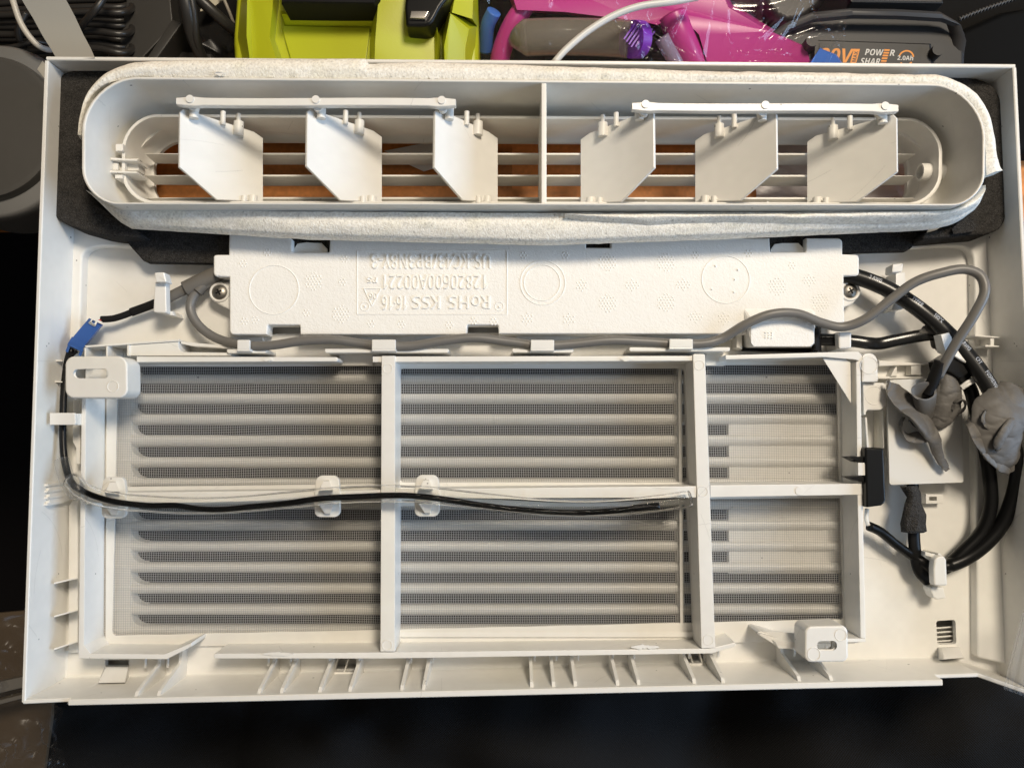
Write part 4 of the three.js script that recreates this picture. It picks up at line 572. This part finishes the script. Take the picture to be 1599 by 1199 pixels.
// an open collar of tape: rings [px, py, level, radius x, radius y (mm)], with wall thickness
function collar(rings, th, seed) {
  const K = 40, ring = ([x, y, h, a, b], d) => { const c = V(x, y, h); return Array.from({ length: K }, (_, j) => { const q = j / K * Math.PI * 2, w = 1 + 0.05 * noise3(Math.cos(q) * 2, h * 0.2, Math.sin(q) * 2, seed); return new THREE.Vector3(c.x + Math.cos(q) * (a - d) * w / 1000, c.y + (d ? -0.0002 : 0) + 0.0006 * Math.sin(q * 2 + seed), c.z + Math.sin(q) * (b - d) * w / 1000); }); };
  return wobble(loft([...rings.map(r => ring(r, 0)), ...rings.slice().reverse().map(r => ring(r, th))], { close: true, crease: 1.8 }), 0.3, 200, seed, 1.2);
}
single('putty_lump', [
  fold([[1388, 595, 22, 0.5, 0.7, 0.1], [1396, 611, 21, 5.0, 1.0, 0.25], [1412, 630, 21, 7.6, 1.2, 0.5], [1430, 650, 22, 7.0, 1.6, 0.75], [1447, 668, 22, 5.6, 2.1, 0.5], [1459, 686, 22, 3.8, 2.4, 0], [1464, 703, 20, 2.9, 1.9, -0.4], [1470, 718, 19, 2.3, 1.5, -0.2], [1476, 728, 18, 2.6, 1.2, 0.2], [1481, 735, 18, 1.4, 0.7, 0]], 41, 0.16),
  collar([[1447, 660, 14, 1.5, 1.5], [1447, 645, 18, 4.2, 3.6], [1446, 628, 22, 5.6, 4.2], [1445, 612, 26, 6.4, 4.6]], 1.1, 42),
  fold([[1412, 652, 18, 1.8, 0.9, 1.2], [1408, 662, 18, 2.4, 0.9, 1.4], [1410, 674, 18, 2.6, 1.0, 1.1], [1420, 684, 19, 3.0, 1.1, 0.6], [1434, 684, 20, 3.4, 1.5, 0.2], [1450, 681, 21, 3.0, 1.6, 0]], 43, 0.1),
  fold([[1420, 655, 20, 1.2, 0.8, 1.0], [1428, 664, 20, 1.8, 0.9, 0.9], [1440, 672, 21, 2.0, 1.0, 0.6]], 51, 0.1)], M.putty, 'grey folded putty tape pressed round the end of the looped grey cable', 'putty', 'grey putty tape lumps');
single('putty_lump', [
  fold([[1471, 563, 18, 1.4, 1.2, 0.3], [1477, 578, 18, 2.8, 1.8, 0.2], [1483, 596, 19, 5.0, 2.8, 0.15], [1484, 614, 19, 7.2, 3.6, 0.1], [1479, 634, 18, 7.6, 3.8, 0], [1472, 652, 17, 6.2, 3.2, -0.1], [1465, 664, 16, 4.4, 2.4, -0.1], [1462, 670, 15, 2.2, 1.4, 0]], 44, -0.12),
  fold([[1488, 640, 21, 1.2, 0.8, 0.9], [1491, 630, 22, 2.0, 0.9, 1.2], [1499, 625, 22.5, 2.4, 0.9, 1.4], [1507, 627, 22, 2.2, 0.9, 1.2], [1508, 636, 20.5, 2.0, 0.9, 0.9], [1499, 643, 19.5, 2.0, 0.9, 0.5], [1490, 643, 19, 1.4, 0.8, 0.3]], 45, 0.15)], M.putty, 'grey rounded putty lump holding the thin white leads', 'putty', 'grey putty tape lumps');
single('putty_lump', [
  fold([[1584, 602, 29, 6, 1.6, -0.2], [1578, 622, 31, 10.5, 2.6, -0.15], [1570, 646, 33, 14.5, 3.4, -0.1], [1568, 670, 33, 14.5, 3.6, 0], [1572, 694, 31, 12.5, 3.2, 0.1], [1577, 716, 28, 8.5, 2.4, 0.15], [1579, 736, 25, 2.5, 1.2, 0.1]], 46, -0.16),
  fold([[1513, 656, 27, 1.2, 0.8, 0.1], [1522, 660, 30, 5.0, 1.1, 0.15], [1533, 680, 31.5, 6.4, 1.3, 0.25], [1547, 703, 30, 5.6, 1.3, 0.25], [1564, 724, 28, 4.4, 1.2, 0.2], [1577, 738, 26, 1.6, 0.8, 0]], 47, 0.1),
  fold([[1586, 648, 36, 0.8, 0.6, 0.2], [1580, 660, 37.5, 2.6, 1.4, 0.4], [1570, 676, 38, 3.4, 1.8, 0.5], [1561, 692, 36.5, 3.2, 1.7, 0.4], [1560, 704, 34, 1.8, 1.1, 0.2]], 48, -0.1),
  fold([[1541, 640, 34, 0.8, 0.5, 0], [1536, 654, 35.5, 1.3, 0.8, 0.2], [1540, 664, 35, 1.5, 0.8, 0.4], [1549, 672, 34.5, 0.9, 0.5, 0.2]], 52)], M.putty, 'large grey putty wrap round the thick black cable at the right edge', 'putty', 'grey putty tape lumps');
single('putty_scrap', [fold([[1437, 521, 16, 1.6, 1, 0], [1447, 516, 17, 2.6, 1.4, 0], [1460, 515, 17, 2.8, 1.5, 0], [1469, 520, 16, 1.8, 1, 0]], 49), fold([[1458, 528, 13, 2, 1.4, 0], [1462, 538, 12, 2.4, 1.6, 0], [1466, 546, 11, 1.4, 1, 0]], 50)], M.putty, 'small grey putty scrap on the end of the flat black lead', 'putty');

// ---------------------------------------------------------------- what lies round and behind the panel
const wood = tex(1024, 0.4, (x, y, i) => { const j = (y >> 1) * 512 + (x >> 1), g = N512[3][((y >> 1) * 512 + ((x >> 4) % 512))] * 0.5 + N512[1][((y >> 1) * 512 + (x >> 5) % 512)] * 0.35 + 0.12 * N512[0][j], b = 0.8 + 0.34 * g; return [b * 1.08, b * 0.71, b * 0.4]; }, true);
structure('desk_top', (() => { const a = V(800, 346, -35); const g = new THREE.BoxGeometry(2.4, 0.025, 1.2, 1, 1, 1); g.translate(0, a.y - 0.0125, a.z - 0.6); return finish(g); })(), std([1, 1, 1], { map: wood, roughness: 0.5, specularIntensity: 0.5 }));
single('dark_mat', prism([[-400, -300], [2000, -300], [2000, 196], [1500, 196], [1500, 150], [100, 150], [100, 196], [-400, 196]], -31, -34.5, { bevel: 0.5 }), std([0.007, 0.0065, 0.006], { roughness: 0.9, specularIntensity: 0.3 }), 'dark mat on the desk under the tools and cables behind the panel', 'mat');
structure('floor', (() => { const g = new THREE.BoxGeometry(6, 0.02, 6); g.translate(0, -0.62, 0); return finish(g); })(), std([0.006, 0.005, 0.005], { roughness: 0.9, specularIntensity: 0.2 }));
{
  const knit = tex(256, 0.006, (x, y) => { const u = (x % 64) / 64, v = (y % 64) / 64; return 0.5 + 0.35 * Math.cos(u * Math.PI * 2) * Math.cos(v * Math.PI * 2); });
  const g = new THREE.PlaneGeometry(0.8, 0.3, 240, 110); g.rotateX(-Math.PI / 2);
  const p = g.attributes.position; const mid = V(800, 1130, -55);
  for (let i = 0; i < p.count; i++) { const x = p.getX(i), z = p.getZ(i) + 0.17; const leg = Math.max(0, 1 - Math.pow((x + 0.11) / 0.15, 2)) * 0.035 + Math.max(0, 1 - Math.pow((x - 0.19) / 0.14, 2)) * 0.04; const f = 0.017 * noise3(x * 12 + z * 5, 2, z * 26 - x * 9, 12) + 0.004 * noise3(x * 40, 4, z * 50, 13);
    p.setXYZ(i, x + 0.09 + Math.max(0, -0.2 - x) * 0.3 * noise3(1, 2, z * 22, 44) - Math.max(0, -0.3 - x) * 0.6 * (z - 0.2), -0.105 + leg + f, z + 0.07); }
  const m = single('black_cloth', finish(g, 1.4), std([0.011, 0.011, 0.0114], { roughness: 0.95, bumpMap: knit, bumpScale: 0.0004, side: THREE.DoubleSide, specularIntensity: 0.25 }), 'black knitted cloth in soft folds along the bottom, below the panel', 'cloth');
}
single('chair_seat', prism([[720, 1080], [1400, 1080], [1420, 1290], [690, 1290]], -145, -165, { bevel: 3 }), std([0.06, 0.028, 0.012], { roughness: 0.6 }), 'dark brown seat edge showing under the black cloth', 'seat');
// lower left: plastic bag and metal rail
const crinkle = (x0, y0, x1, y1, h, amp, seed, n = 60, k = 1) => { const a = V(x0, y0, h), b = V(x1, y1, h), g = new THREE.PlaneGeometry(b.x - a.x, b.z - a.z, n, n); g.rotateX(-Math.PI / 2); const p = g.attributes.position; for (let i = 0; i < p.count; i++) { const x = p.getX(i) + (a.x + b.x) / 2, z = p.getZ(i) + (a.z + b.z) / 2; const r = 1 - Math.abs(noise3((x + z) * 45 * k, 1, z * 30 * k - x * 14, seed)) * 2, r2 = 1 - Math.abs(noise3((x - z) * 120 * k, 1, z * 90 * k, seed + 1)) * 2; p.setXYZ(i, x, h / 1000 + amp / 1000 * (r * 0.7 + r2 * 0.3), z); } return finish(g, 0.9); };
single('clear_bag', crinkle(-60, 960, 100, 1260, -66, 13, 60), M.film, 'crumpled clear plastic bag at the lower left beside the panel', 'bag');
single('cardboard_sheet', prism([[-80, 965], [82, 950], [80, 1120], [60, 1260], [-80, 1260]], -84, -87, { bevel: 0.2 }), std([0.07, 0.046, 0.024], { roughness: 0.8 }), 'brown sheet under the clear bag at the lower left', 'sheet');
single('metal_rail', [prism([[-60, 1078], [110, 1040], [110, 1056], [-60, 1098]], -58, -64, { bevel: 0.8 }), prism([[-60, 1108], [110, 1066], [110, 1072], [-60, 1116]], -56, -64, { bevel: 0.6 })], std([0.22, 0.2, 0.17], { roughness: 0.4, metalness: 0.6 }), 'dull metal rail crossing the bag at the lower left', 'rail');
// left: round lid
{
  const t = thing('round_lid', 'round dark grey metal lid left of the panel, half hidden by it', 'lid'), v = V(-28, 196, 5);
  const lat = (pts, n = 96) => { const q = new THREE.LatheGeometry(pts.map(([a, b]) => new THREE.Vector2(a / 1000, b / 1000)), n); q.translate(v.x, v.y, v.z); return finish(q, 0.7); };
  part(t, 'lid_top', lat([[0.01, 0], [36, -0.6], [38.5, -1.6], [39.4, -3.6], [39.6, -8]]), std([0.1, 0.097, 0.092], { roughness: 0.3, metalness: 0.3, map: plasticColor }));
  part(t, 'lid_rim', lat([[39, -6], [46, -7], [48, -9], [48.5, -14], [48, -40]]), std([0.24, 0.24, 0.235], { roughness: 0.4, metalness: 0.4 }));
}
single('white_sticker', prism([[-8, 107, 4], [6, 106, 4], [7, 113, 4], [-8, 114, 4]], -24, -25, { bevel: 0.2 }), M.white, 'small white oval sticker on the grey lid at the left edge', 'sticker');
single('tape_scrap', loft([P3([[58, 108, 26], [66, 95, 30], [70, 100, 29], [69, 122, 26]]), P3([[58, 109, 25.6], [66, 96, 29.6], [70, 101, 28.6], [69, 123, 25.6]])]), std([0.75, 0.73, 0.66], { roughness: 0.3 }), 'folded whitish tape scrap stuck to the panel\'s upper left corner', 'tape');
{ // coil of black flat cables
  const loopsOf = []; for (let k = 0; k < 9; k++) { const y = 1 + k * 9.5 + (k % 2) * 2, h = -28 + (k % 3) * 7; loopsOf.push(cable([[-60, y + 10 - k * 1.5, h], [20, y + 4, h + 2], [90, y + 1, h + 3], [150, y - 1, h + 3], [190, y - 2 + k, h + 1], [206, y - 10 + k * 1.2, h - 6], [198, y - 26, h - 14]], 2.0, { n: 50, k: 10 })); }
  loopsOf.push(cable([[168, -12, 0], [150, 14, 2], [128, 40, -4], [118, 60, -16]], 1.9), cable([[40, 20, -6], [28, 50, -8], [36, 75, -14]], 1.8), cable([[-30, 78, -12], [20, 74, -10], [55, 66, -10], [80, 70, -16]], 1.5));
  single('black_cable_coil', loopsOf, std([0.022, 0.02, 0.018], { roughness: 0.38 }), 'bundle of coiled black cables behind the panel\'s upper left corner', 'cable');
}
single('charging_cable', cable([[14, -20, 12], [22, 8, 12], [32, 36, 10], [46, 58, 8], [60, 72, 6], [74, 78, 2], [82, 76, -6]], 1.55), std([0.55, 0.53, 0.48], { roughness: 0.4 }), 'white cord hanging over the black cables at the upper left', 'cord', 'white cords');
single('tape_strip', loft([[24, -22, 24], [36, 4, 22], [52, 30, 20], [66, 56, 20], [80, 78, 24], [88, 92, 32]].map(([x, y, h], i) => [V(x, y, h), V(x + 68 - i * 1.6, y - 6 + i, h + 1.5), V(x + 68 - i * 1.6, y - 6 + i, h + 1.1), V(x, y, h - 0.4)]), { crease: 0.9 }), std([0.42, 0.41, 0.37], { roughness: 0.32, transmission: 0.15 }), 'wide greyish translucent tape strip stuck to the panel\'s top edge', 'tape');
single('dark_box', [prism([[205, -50], [262, -40], [270, 40], [225, 88], [210, 110], [180, 110]], -20, -60, { bevel: 1 }), prism([[268, 30], [284, 36], [232, 110], [216, 110]], -12, -60, { bevel: 1 }), prism([[170, 70], [330, 84], [330, 130], [160, 130]], -27, -60, { bevel: 1 })], std([0.035, 0.033, 0.03], { roughness: 0.45 }), 'dark grey box behind the panel between cables and green tool', 'box');
single('hanging_black_cable', [cable([[284, -20, 6], [292, 20, 2], [298, 50, -4], [310, 80, -12], [322, 104, -20]], 2.6, { flat: 1.3 }), cable([[296, -20, 4], [303, 24, 0], [307, 60, -6], [318, 92, -16]], 2.2), cable([[302, -10, 0], [330, 16, -4], [352, 36, -10], [372, 52, -18]], 3.2)], std([0.02, 0.019, 0.018], { roughness: 0.4 }), 'black cables hanging left of the lime green tool', 'cable');
single('thin_beige_cable', [cable([[344, -14, -14], [356, 14, -16], [366, 40, -22]], 0.9), cable([[366, -14, -12], [374, 6, -16], [380, 24, -20]], 0.9)], std([0.3, 0.27, 0.22]), 'two thin beige cables left of the lime green tool', 'cable');
single('paper_tag', prism([[322, -8], [350, -2], [330, 14], [312, 18]], -20, -21, { bevel: 0.1 }), std([0.5, 0.46, 0.36]), 'pale paper tag between the hanging black cables', 'tag');
single('bubble_wrap', crinkle(312, 46, 372, 120, -22, 5, 71), M.film, 'crumpled bubble wrap left of the lime green tool', 'bubble wrap', 'pieces of bubble wrap');
single('bubble_wrap', crinkle(1086, -30, 1192, 40, -16, 6, 75), M.film, 'crumpled bubble wrap above the pink plastic toy at the top', 'bubble wrap', 'pieces of bubble wrap');
{ // lime green power tool housing
  const lime = std([0.43, 0.46, 0.013], { roughness: 0.36, bumpMap: grainBump, bumpScale: 0.00003 });
  const t = thing('green_tool', 'lime green tool housing with black latch standing behind the panel', 'tool');
  part(t, 'tool_body', prism([[372, -70], [362, 62, 10], [368, 160], [748, 160], [748, 50, 6], [742, -70]], 0, -60, { bevel: 4, seg: 3 }), lime);
  part(t, 'tool_panel', solid([[440, 22, 7], [590, 26, 7], [584, 40, 2], [446, 38, 2]], [[436, 16, -3], [592, 20, -3], [592, 46, -3], [440, 46, -3]]), lime);
  part(t, 'tool_panel', prism([[440, 40], [444, 60, 8], [468, 140], [566, 140], [578, 44]], 1.6, -10, { bevel: 0.6 }), lime);
  part(t, 'tool_cheek', solid([[387, -60, 16], [432, -60, 16], [421, 60, 16], [450, 150, 10], [398, 150, 8], [385, 56, 16]], [[378, -60, -4], [446, -60, -4], [432, 64, -4], [468, 150, -12], [378, 150, -12], [368, 60, -4]]), lime);
  part(t, 'tool_cheek', solid([[596, -60, 17], [676, -60, 17], [684, 70, 17], [680, 160, 8], [584, 160, 8], [586, 66, 17]], [[586, -60, -4], [686, -60, -4], [690, 70, -4], [688, 160, -12], [572, 160, -12], [576, 66, -4]]), lime);
  part(t, 'tool_corner', solid([[704, 22, 18], [733, 46, 12], [727, 74, 10], [726, 160, 2], [696, 160, 8], [694, 72, 18]], [[694, 10, -4], [747, 40, -4], [745, 80, -4], [744, 160, -14], [690, 160, -14], [690, 72, -4]]), lime);
  part(t, 'tool_corner', solid([[722, -60, 16], [742, -60, 14], [738, 30, 12], [706, 20, 17]], [[690, -60, -4], [747, -60, -4], [747, 44, -4], [694, 14, -4]]), lime);
  part(t, 'latch', prism([[640, -70], [735, -70], [700, -4], [686, 14, 8], [676, 36, 10], [664, 41, 6], [634, 41, 4], [632, 12]], 26, 8, { bevel: 1.6, seg: 3 }), M.black);
  part(t, 'latch_buckle', prism([[642, 17], [670, 17], [664, 29], [640, 28]], 28, 25, { bevel: 0.5 }), std([0.7, 0.66, 0.6], { roughness: 0.25, metalness: 0.9 }));
  part(t, 'dark_opening', prism([[440, -90], [592, -90], [592, -6], [584, 5], [438, 3]], 22, -2, { bevel: 2 }), M.blackMatte);
}
{ // pink toy in a clear bag
  const pink = std([0.5, 0.04, 0.25], { roughness: 0.35 }), blue = std([0.05, 0.16, 0.55], { roughness: 0.4 }), purple = std([0.2, 0.03, 0.5], { roughness: 0.4 });
  const t = thing('pink_toy', 'pink plastic toy with purple cap and blue tips inside a clear bag', 'toy');
  part(t, 'toy_body', wobble(solid([[780, -60, 0], [1110, -60, 6], [1140, 10, 6], [1200, 50, 4], [1262, 76, 0], [1272, 140, -8], [1120, 150, -8], [1090, 60, 4], [1062, 22, 6], [1030, 40, 4], [1000, 30, 2], [880, 22, 2], [812, 16, 0]], [[770, -60, -60], [1120, -60, -60], [1150, 0, -60], [1210, 40, -60], [1280, 70, -60], [1290, 150, -60], [1100, 160, -60], [1080, 60, -60], [1050, 20, -60], [1030, 40, -60], [1000, 34, -60], [880, 26, -60], [800, 20, -60]]), 2, 60, 3), pink);
  part(t, 'toy_arm', cable([[820, 10, -6], [800, 40, -8], [784, 80, -14], [776, 130, -24]], 5.5), pink);
  part(t, 'toy_nozzle', cable([[1050, 24, 4], [1064, 60, 2], [1086, 110, -8], [1090, 140, -14]], 7.5), pink);
  part(t, 'clear_handle', cable([[1034, 58, 4], [1052, 90, 0], [1074, 130, -10]], 4.2), std([0.5, 0.42, 0.62], { roughness: 0.1, transmission: 0.5, thickness: 0.004 }));
  part(t, 'blue_tip', wobble(solid([[1280, 76, 14], [1304, 86, 13], [1320, 104, 11], [1300, 124, 8], [1262, 124, 8], [1266, 100, 13]], [[1284, 70, -40], [1310, 84, -40], [1330, 106, -40], [1300, 150, -40], [1262, 150, -40], [1264, 90, -40]]), 1, 80), blue);
  part(t, 'blue_tip', cable([[772, 18, -2], [762, 40, -8], [758, 80, -20]], 4), blue);
  const cap = (() => { const a = V(994, 62, 4), q = new THREE.CylinderGeometry(0.0095, 0.0095, 0.006, 40); q.rotateZ(Math.PI / 2 - 0.5); q.rotateY(0.25); q.scale(1, 1, 1); q.translate(a.x, a.y, a.z); return finish(q); })();
  const c = part(t, 'purple_cap', cap, purple);
  for (let k = -3; k <= 3; k++) { const a = V(997, 62, 6), q = new THREE.BoxGeometry(0.0008, 0.0009, 0.0155 - Math.abs(k) * 0.0018); q.rotateY(-0.6); q.translate(a.x + k * 0.0019, a.y + 0.0042 + k * -0.0009, a.z + k * 0.0002); part(c, 'grip_rib', finish(q), purple); }
  single('clear_bottle', [cable([[800, 64, -8], [816, 60, -4], [850, 58, -2], [910, 58, -2], [960, 60, 0], [984, 62, 2]], t => 9.5 * Math.min(1, 0.35 + t * 5), { k: 28, n: 60 })], std([0.55, 0.5, 0.42], { roughness: 0.08, transmission: 0.7, thickness: 0.01, ior: 1.4 }), 'clear ribbed plastic bottle under the pink toy', 'bottle');
  const lines = Array.from({ length: 40 }, () => ({ x: R() * 0.2, z: -0.03 + R() * 0.06, a: R() * 3.1, w: 0.0009 + R() * 0.0014, h: 0.0008 + R() * 0.0016, c: (R() - 0.5) * 18, l: 0.018 + R() * 0.035 }));
  single('clear_bag', (() => { const a = V(750, -40, 20), b = V(1326, 126, 20), g = new THREE.PlaneGeometry(b.x - a.x, b.z - a.z, 200, 80); g.rotateX(-Math.PI / 2); const p = g.attributes.position, cx = (a.x + b.x) / 2, cz = (a.z + b.z) / 2; for (let i = 0; i < p.count; i++) { const u = p.getX(i) + (b.x - a.x) / 2, v = p.getZ(i); let h = 0.017 - v * 0.4 + 0.0014 * noise3(u * 30, 1, v * 40, 81);
    for (const q of lines) { const dx = u - q.x, dz = v - q.z, s = dx * Math.cos(q.a) + dz * Math.sin(q.a), t = -dx * Math.sin(q.a) + dz * Math.cos(q.a) + q.c * s * s; h += q.h * Math.exp(-(t * t) / (q.w * q.w)) * Math.exp(-(s * s) / (q.l * q.l)); }
    p.setXYZ(i, p.getX(i) + cx, h, v + cz); } return finish(g, 1.2); })(), std([0.93, 0.93, 0.93], { roughness: 0.14, specularIntensity: 0.7, transmission: 1, thickness: 0, ior: 1.5, side: THREE.DoubleSide }), 'clear wrinkled plastic bag over the pink toy', 'bag');
}
single('charging_cable', cable([[866, 98, 26], [884, 78, 26], [920, 48, 26], [960, 24, 26], [1000, 10, 26], [1050, 3, 25], [1090, -4, 22]], 1.75), std([0.6, 0.6, 0.57], { roughness: 0.4 }), 'white cord curving across the clear bag with the pink toy', 'cord', 'white cords');
{ // battery pack
  const dark = std([0.013, 0.0125, 0.0125], { roughness: 0.5 }), t = thing('battery_pack', 'black tool battery with orange and white lettering at the upper right', 'battery');
  part(t, 'battery_body', prism([[1180, 60], [1240, 30, 20], [1300, 20, 12], [1480, 24, 14], [1512, 46, 10], [1510, 100], [1490, 150], [1200, 150]], -4, -60, { bevel: 3, seg: 3 }), dark);
  part(t, 'battery_hood', loft([[1190, 70, -4], [1230, 42, 0], [1270, 26, 4], [1330, 20, 6], [1400, 21, 6], [1470, 25, 5], [1492, 36, 2], [1500, 60, -2], [1496, 84, -6]].map(([x, y, h]) => { const p = V(x, y, h); return [[-1, 0.8], [0, 1.6], [1, 0.8], [1.3, -2], [-1.3, -2]].map(([a, b]) => new THREE.Vector3(p.x + a * (x > 1488 ? 0.003 : 0.0008), p.y + b / 1000, p.z + a * 0.0018)); }), { crease: 0.8 }), std([0.035, 0.035, 0.037], { roughness: 0.45 }));
  const label = (() => { const w = 1024, h = 256, c = document.createElement('canvas'); c.width = w; c.height = h; const x = c.getContext('2d'); x.fillStyle = '#181818'; x.fillRect(0, 0, w, h); x.save(); x.transform(1, 0, -0.18, 1, 0, 0);
    x.fillStyle = '#e08a24'; x.font = 'bold 200px sans-serif'; x.fillText('20V', 26, 196, 330); x.save(); x.fillRect(352, 52, 62, 150); x.fillStyle = '#181818'; x.translate(404, 190); x.rotate(-Math.PI / 2); x.font = 'bold 52px sans-serif'; x.fillText('MAX', 0, 0, 124); x.restore();
    x.fillStyle = '#c9c7c2'; x.font = 'bold 88px sans-serif'; x.fillText('POW', 470, 112, 180); x.fillText('R', 716, 112); x.fillText('SHAR', 450, 206, 200); x.fillStyle = '#e08a24'; for (let k = 0; k < 6; k++) x.fillRect(654, 46 + k * 28, 56, 18); x.restore();
    x.strokeStyle = '#e08a24'; x.lineWidth = 16; x.beginPath(); x.arc(872, 128, 72, Math.PI * 1.05, Math.PI * 1.95); x.stroke(); x.beginPath(); x.arc(872, 128, 72, Math.PI * 0.2, Math.PI * 0.75); x.stroke(); x.fillStyle = '#c9c7c2'; x.font = 'bold 62px sans-serif'; x.fillText('2.0Ah', 782, 152, 180);
    const q = new THREE.CanvasTexture(c); q.colorSpace = THREE.SRGBColorSpace; return q; })();
  const g = new THREE.PlaneGeometry(1, 1), corner = [V(1281, 67, 1), V(1442, 72, 1), V(1278, 106, 1), V(1438, 111, 1)], p = g.attributes.position; corner.forEach((v, i) => p.setXYZ(i, v.x, v.y, v.z)); g.computeVertexNormals();
  part(t, 'label_face', solid([[1274, 64, 0.6], [1452, 70, 0.6], [1460, 150, 0.6], [1270, 150, 0.6]], [[1270, 62, -6], [1456, 68, -6], [1464, 152, -6], [1266, 152, -6]]), dark);
  part(t, 'battery_label', g, std([0.9, 0.9, 0.9], { map: label, roughness: 0.5 }));
  const stud = (x, y) => { const v = V(x, y, 2), q = new THREE.CylinderGeometry(0.0032, 0.0034, 0.014, 24); q.translate(v.x, v.y - 0.004, v.z); return finish(q, 0.7); };
  part(t, 'battery_stud', stud(1462, 82), dark); part(t, 'battery_stud', stud(1266, 68), dark);
}
single('dark_tool_base', [prism([[1190, -60], [1300, -60], [1290, 0], [1248, 34, 14], [1216, 30, 12], [1196, 0]], -14, -60, { bevel: 3, seg: 3 }), prism([[1310, -50], [1470, -50], [1476, 6, 3], [1330, 4, 3]], 6, -30, { bevel: 1.5 })], std([0.016, 0.016, 0.0165], { roughness: 0.45 }), 'dark tool base behind the battery at the top right', 'tool');
single('braided_cord', (() => { const c = curveOf([[1500, 30, -8], [1530, 18, -8], [1570, 4, -8], [1620, -14, -8]]), out = []; for (let i = 0; i < 46; i++) { const p = c.getPointAt(i / 45), q = new THREE.TorusGeometry(0.0009, 0.0004, 6, 10); q.rotateY(i % 2 ? 0.9 : 2.0); q.translate(p.x, p.y, p.z); out.push(finish(q, 1)); } return out; })(), std([0.09, 0.09, 0.09], { roughness: 0.6 }), 'dark braided cord at the upper right corner', 'cord');
single('black_pouch', wobble(prism([[1490, 50], [1560, 20], [1680, 0], [1680, 230], [1560, 240], [1500, 140]], -20, -60, { bevel: 5, seg: 3 }), 3, 40, 7), std([0.006, 0.006, 0.006], { roughness: 0.9, specularIntensity: 0.2 }), 'black pouch behind the panel\'s upper right corner', 'pouch');
single('white_paper', [prism([[600, 236], [662, 224], [690, 226], [690, 240], [640, 252]], -30, -30.4, { bevel: 0.05 }), prism([[636, 256], [660, 247], [682, 262], [662, 268]], -28, -28.4, { bevel: 0.05 })], std([0.75, 0.76, 0.78], { roughness: 0.7 }), 'white papers on the wooden desk seen through the duct', 'paper');
single('pale_film', crinkle(1180, 200, 1440, 330, -28, 4, 91, 50), std([0.8, 0.76, 0.78], { roughness: 0.3, transmission: 0.35, thickness: 0, side: THREE.DoubleSide }), 'pale plastic film on the desk seen through the duct\'s right part', 'film');
single('clear_bag', (() => { const loops = []; for (let i = 0; i <= 40; i++) { const t = i / 40, wv = Math.sin(t * 24 + noise3(t * 9, 1, 2, 8) * 3) * 3.2; loops.push([V(1568 + t * 60, 1076 + t * 22, 40 + wv * 0.6), V(1574 + t * 58, 1045 + t * 10, 40 + wv), V(1586 + t * 50, 1000, 39 + wv * 0.8), V(1598 + t * 40, 955, 36 + wv * 0.5)]); } const pos = [], idx = []; loops.forEach(l => l.forEach(v => pos.push(v.x, v.y, v.z))); for (let i = 0; i < 40; i++) for (let j = 0; j < 3; j++) { const a = i * 4 + j; idx.push(a, a + 4, a + 1, a + 1, a + 4, a + 5); } const g = new THREE.BufferGeometry(); g.setAttribute('position', new THREE.Float32BufferAttribute(pos, 3)); g.setIndex(idx); return finish(g, 1.2); })(), M.film, 'pleated clear plastic wrap over the panel\'s lower right corner', 'bag');

// ---------------------------------------------------------------- things stand at their own base
for (const o of [...scene.children]) if (o.isGroup) {
  const b = new THREE.Box3().setFromObject(o), c = b.getCenter(new THREE.Vector3()).setY(b.min.y);
  o.position.copy(c); for (const k of o.children) k.position.sub(c);
}
renderer.render(scene, camera);
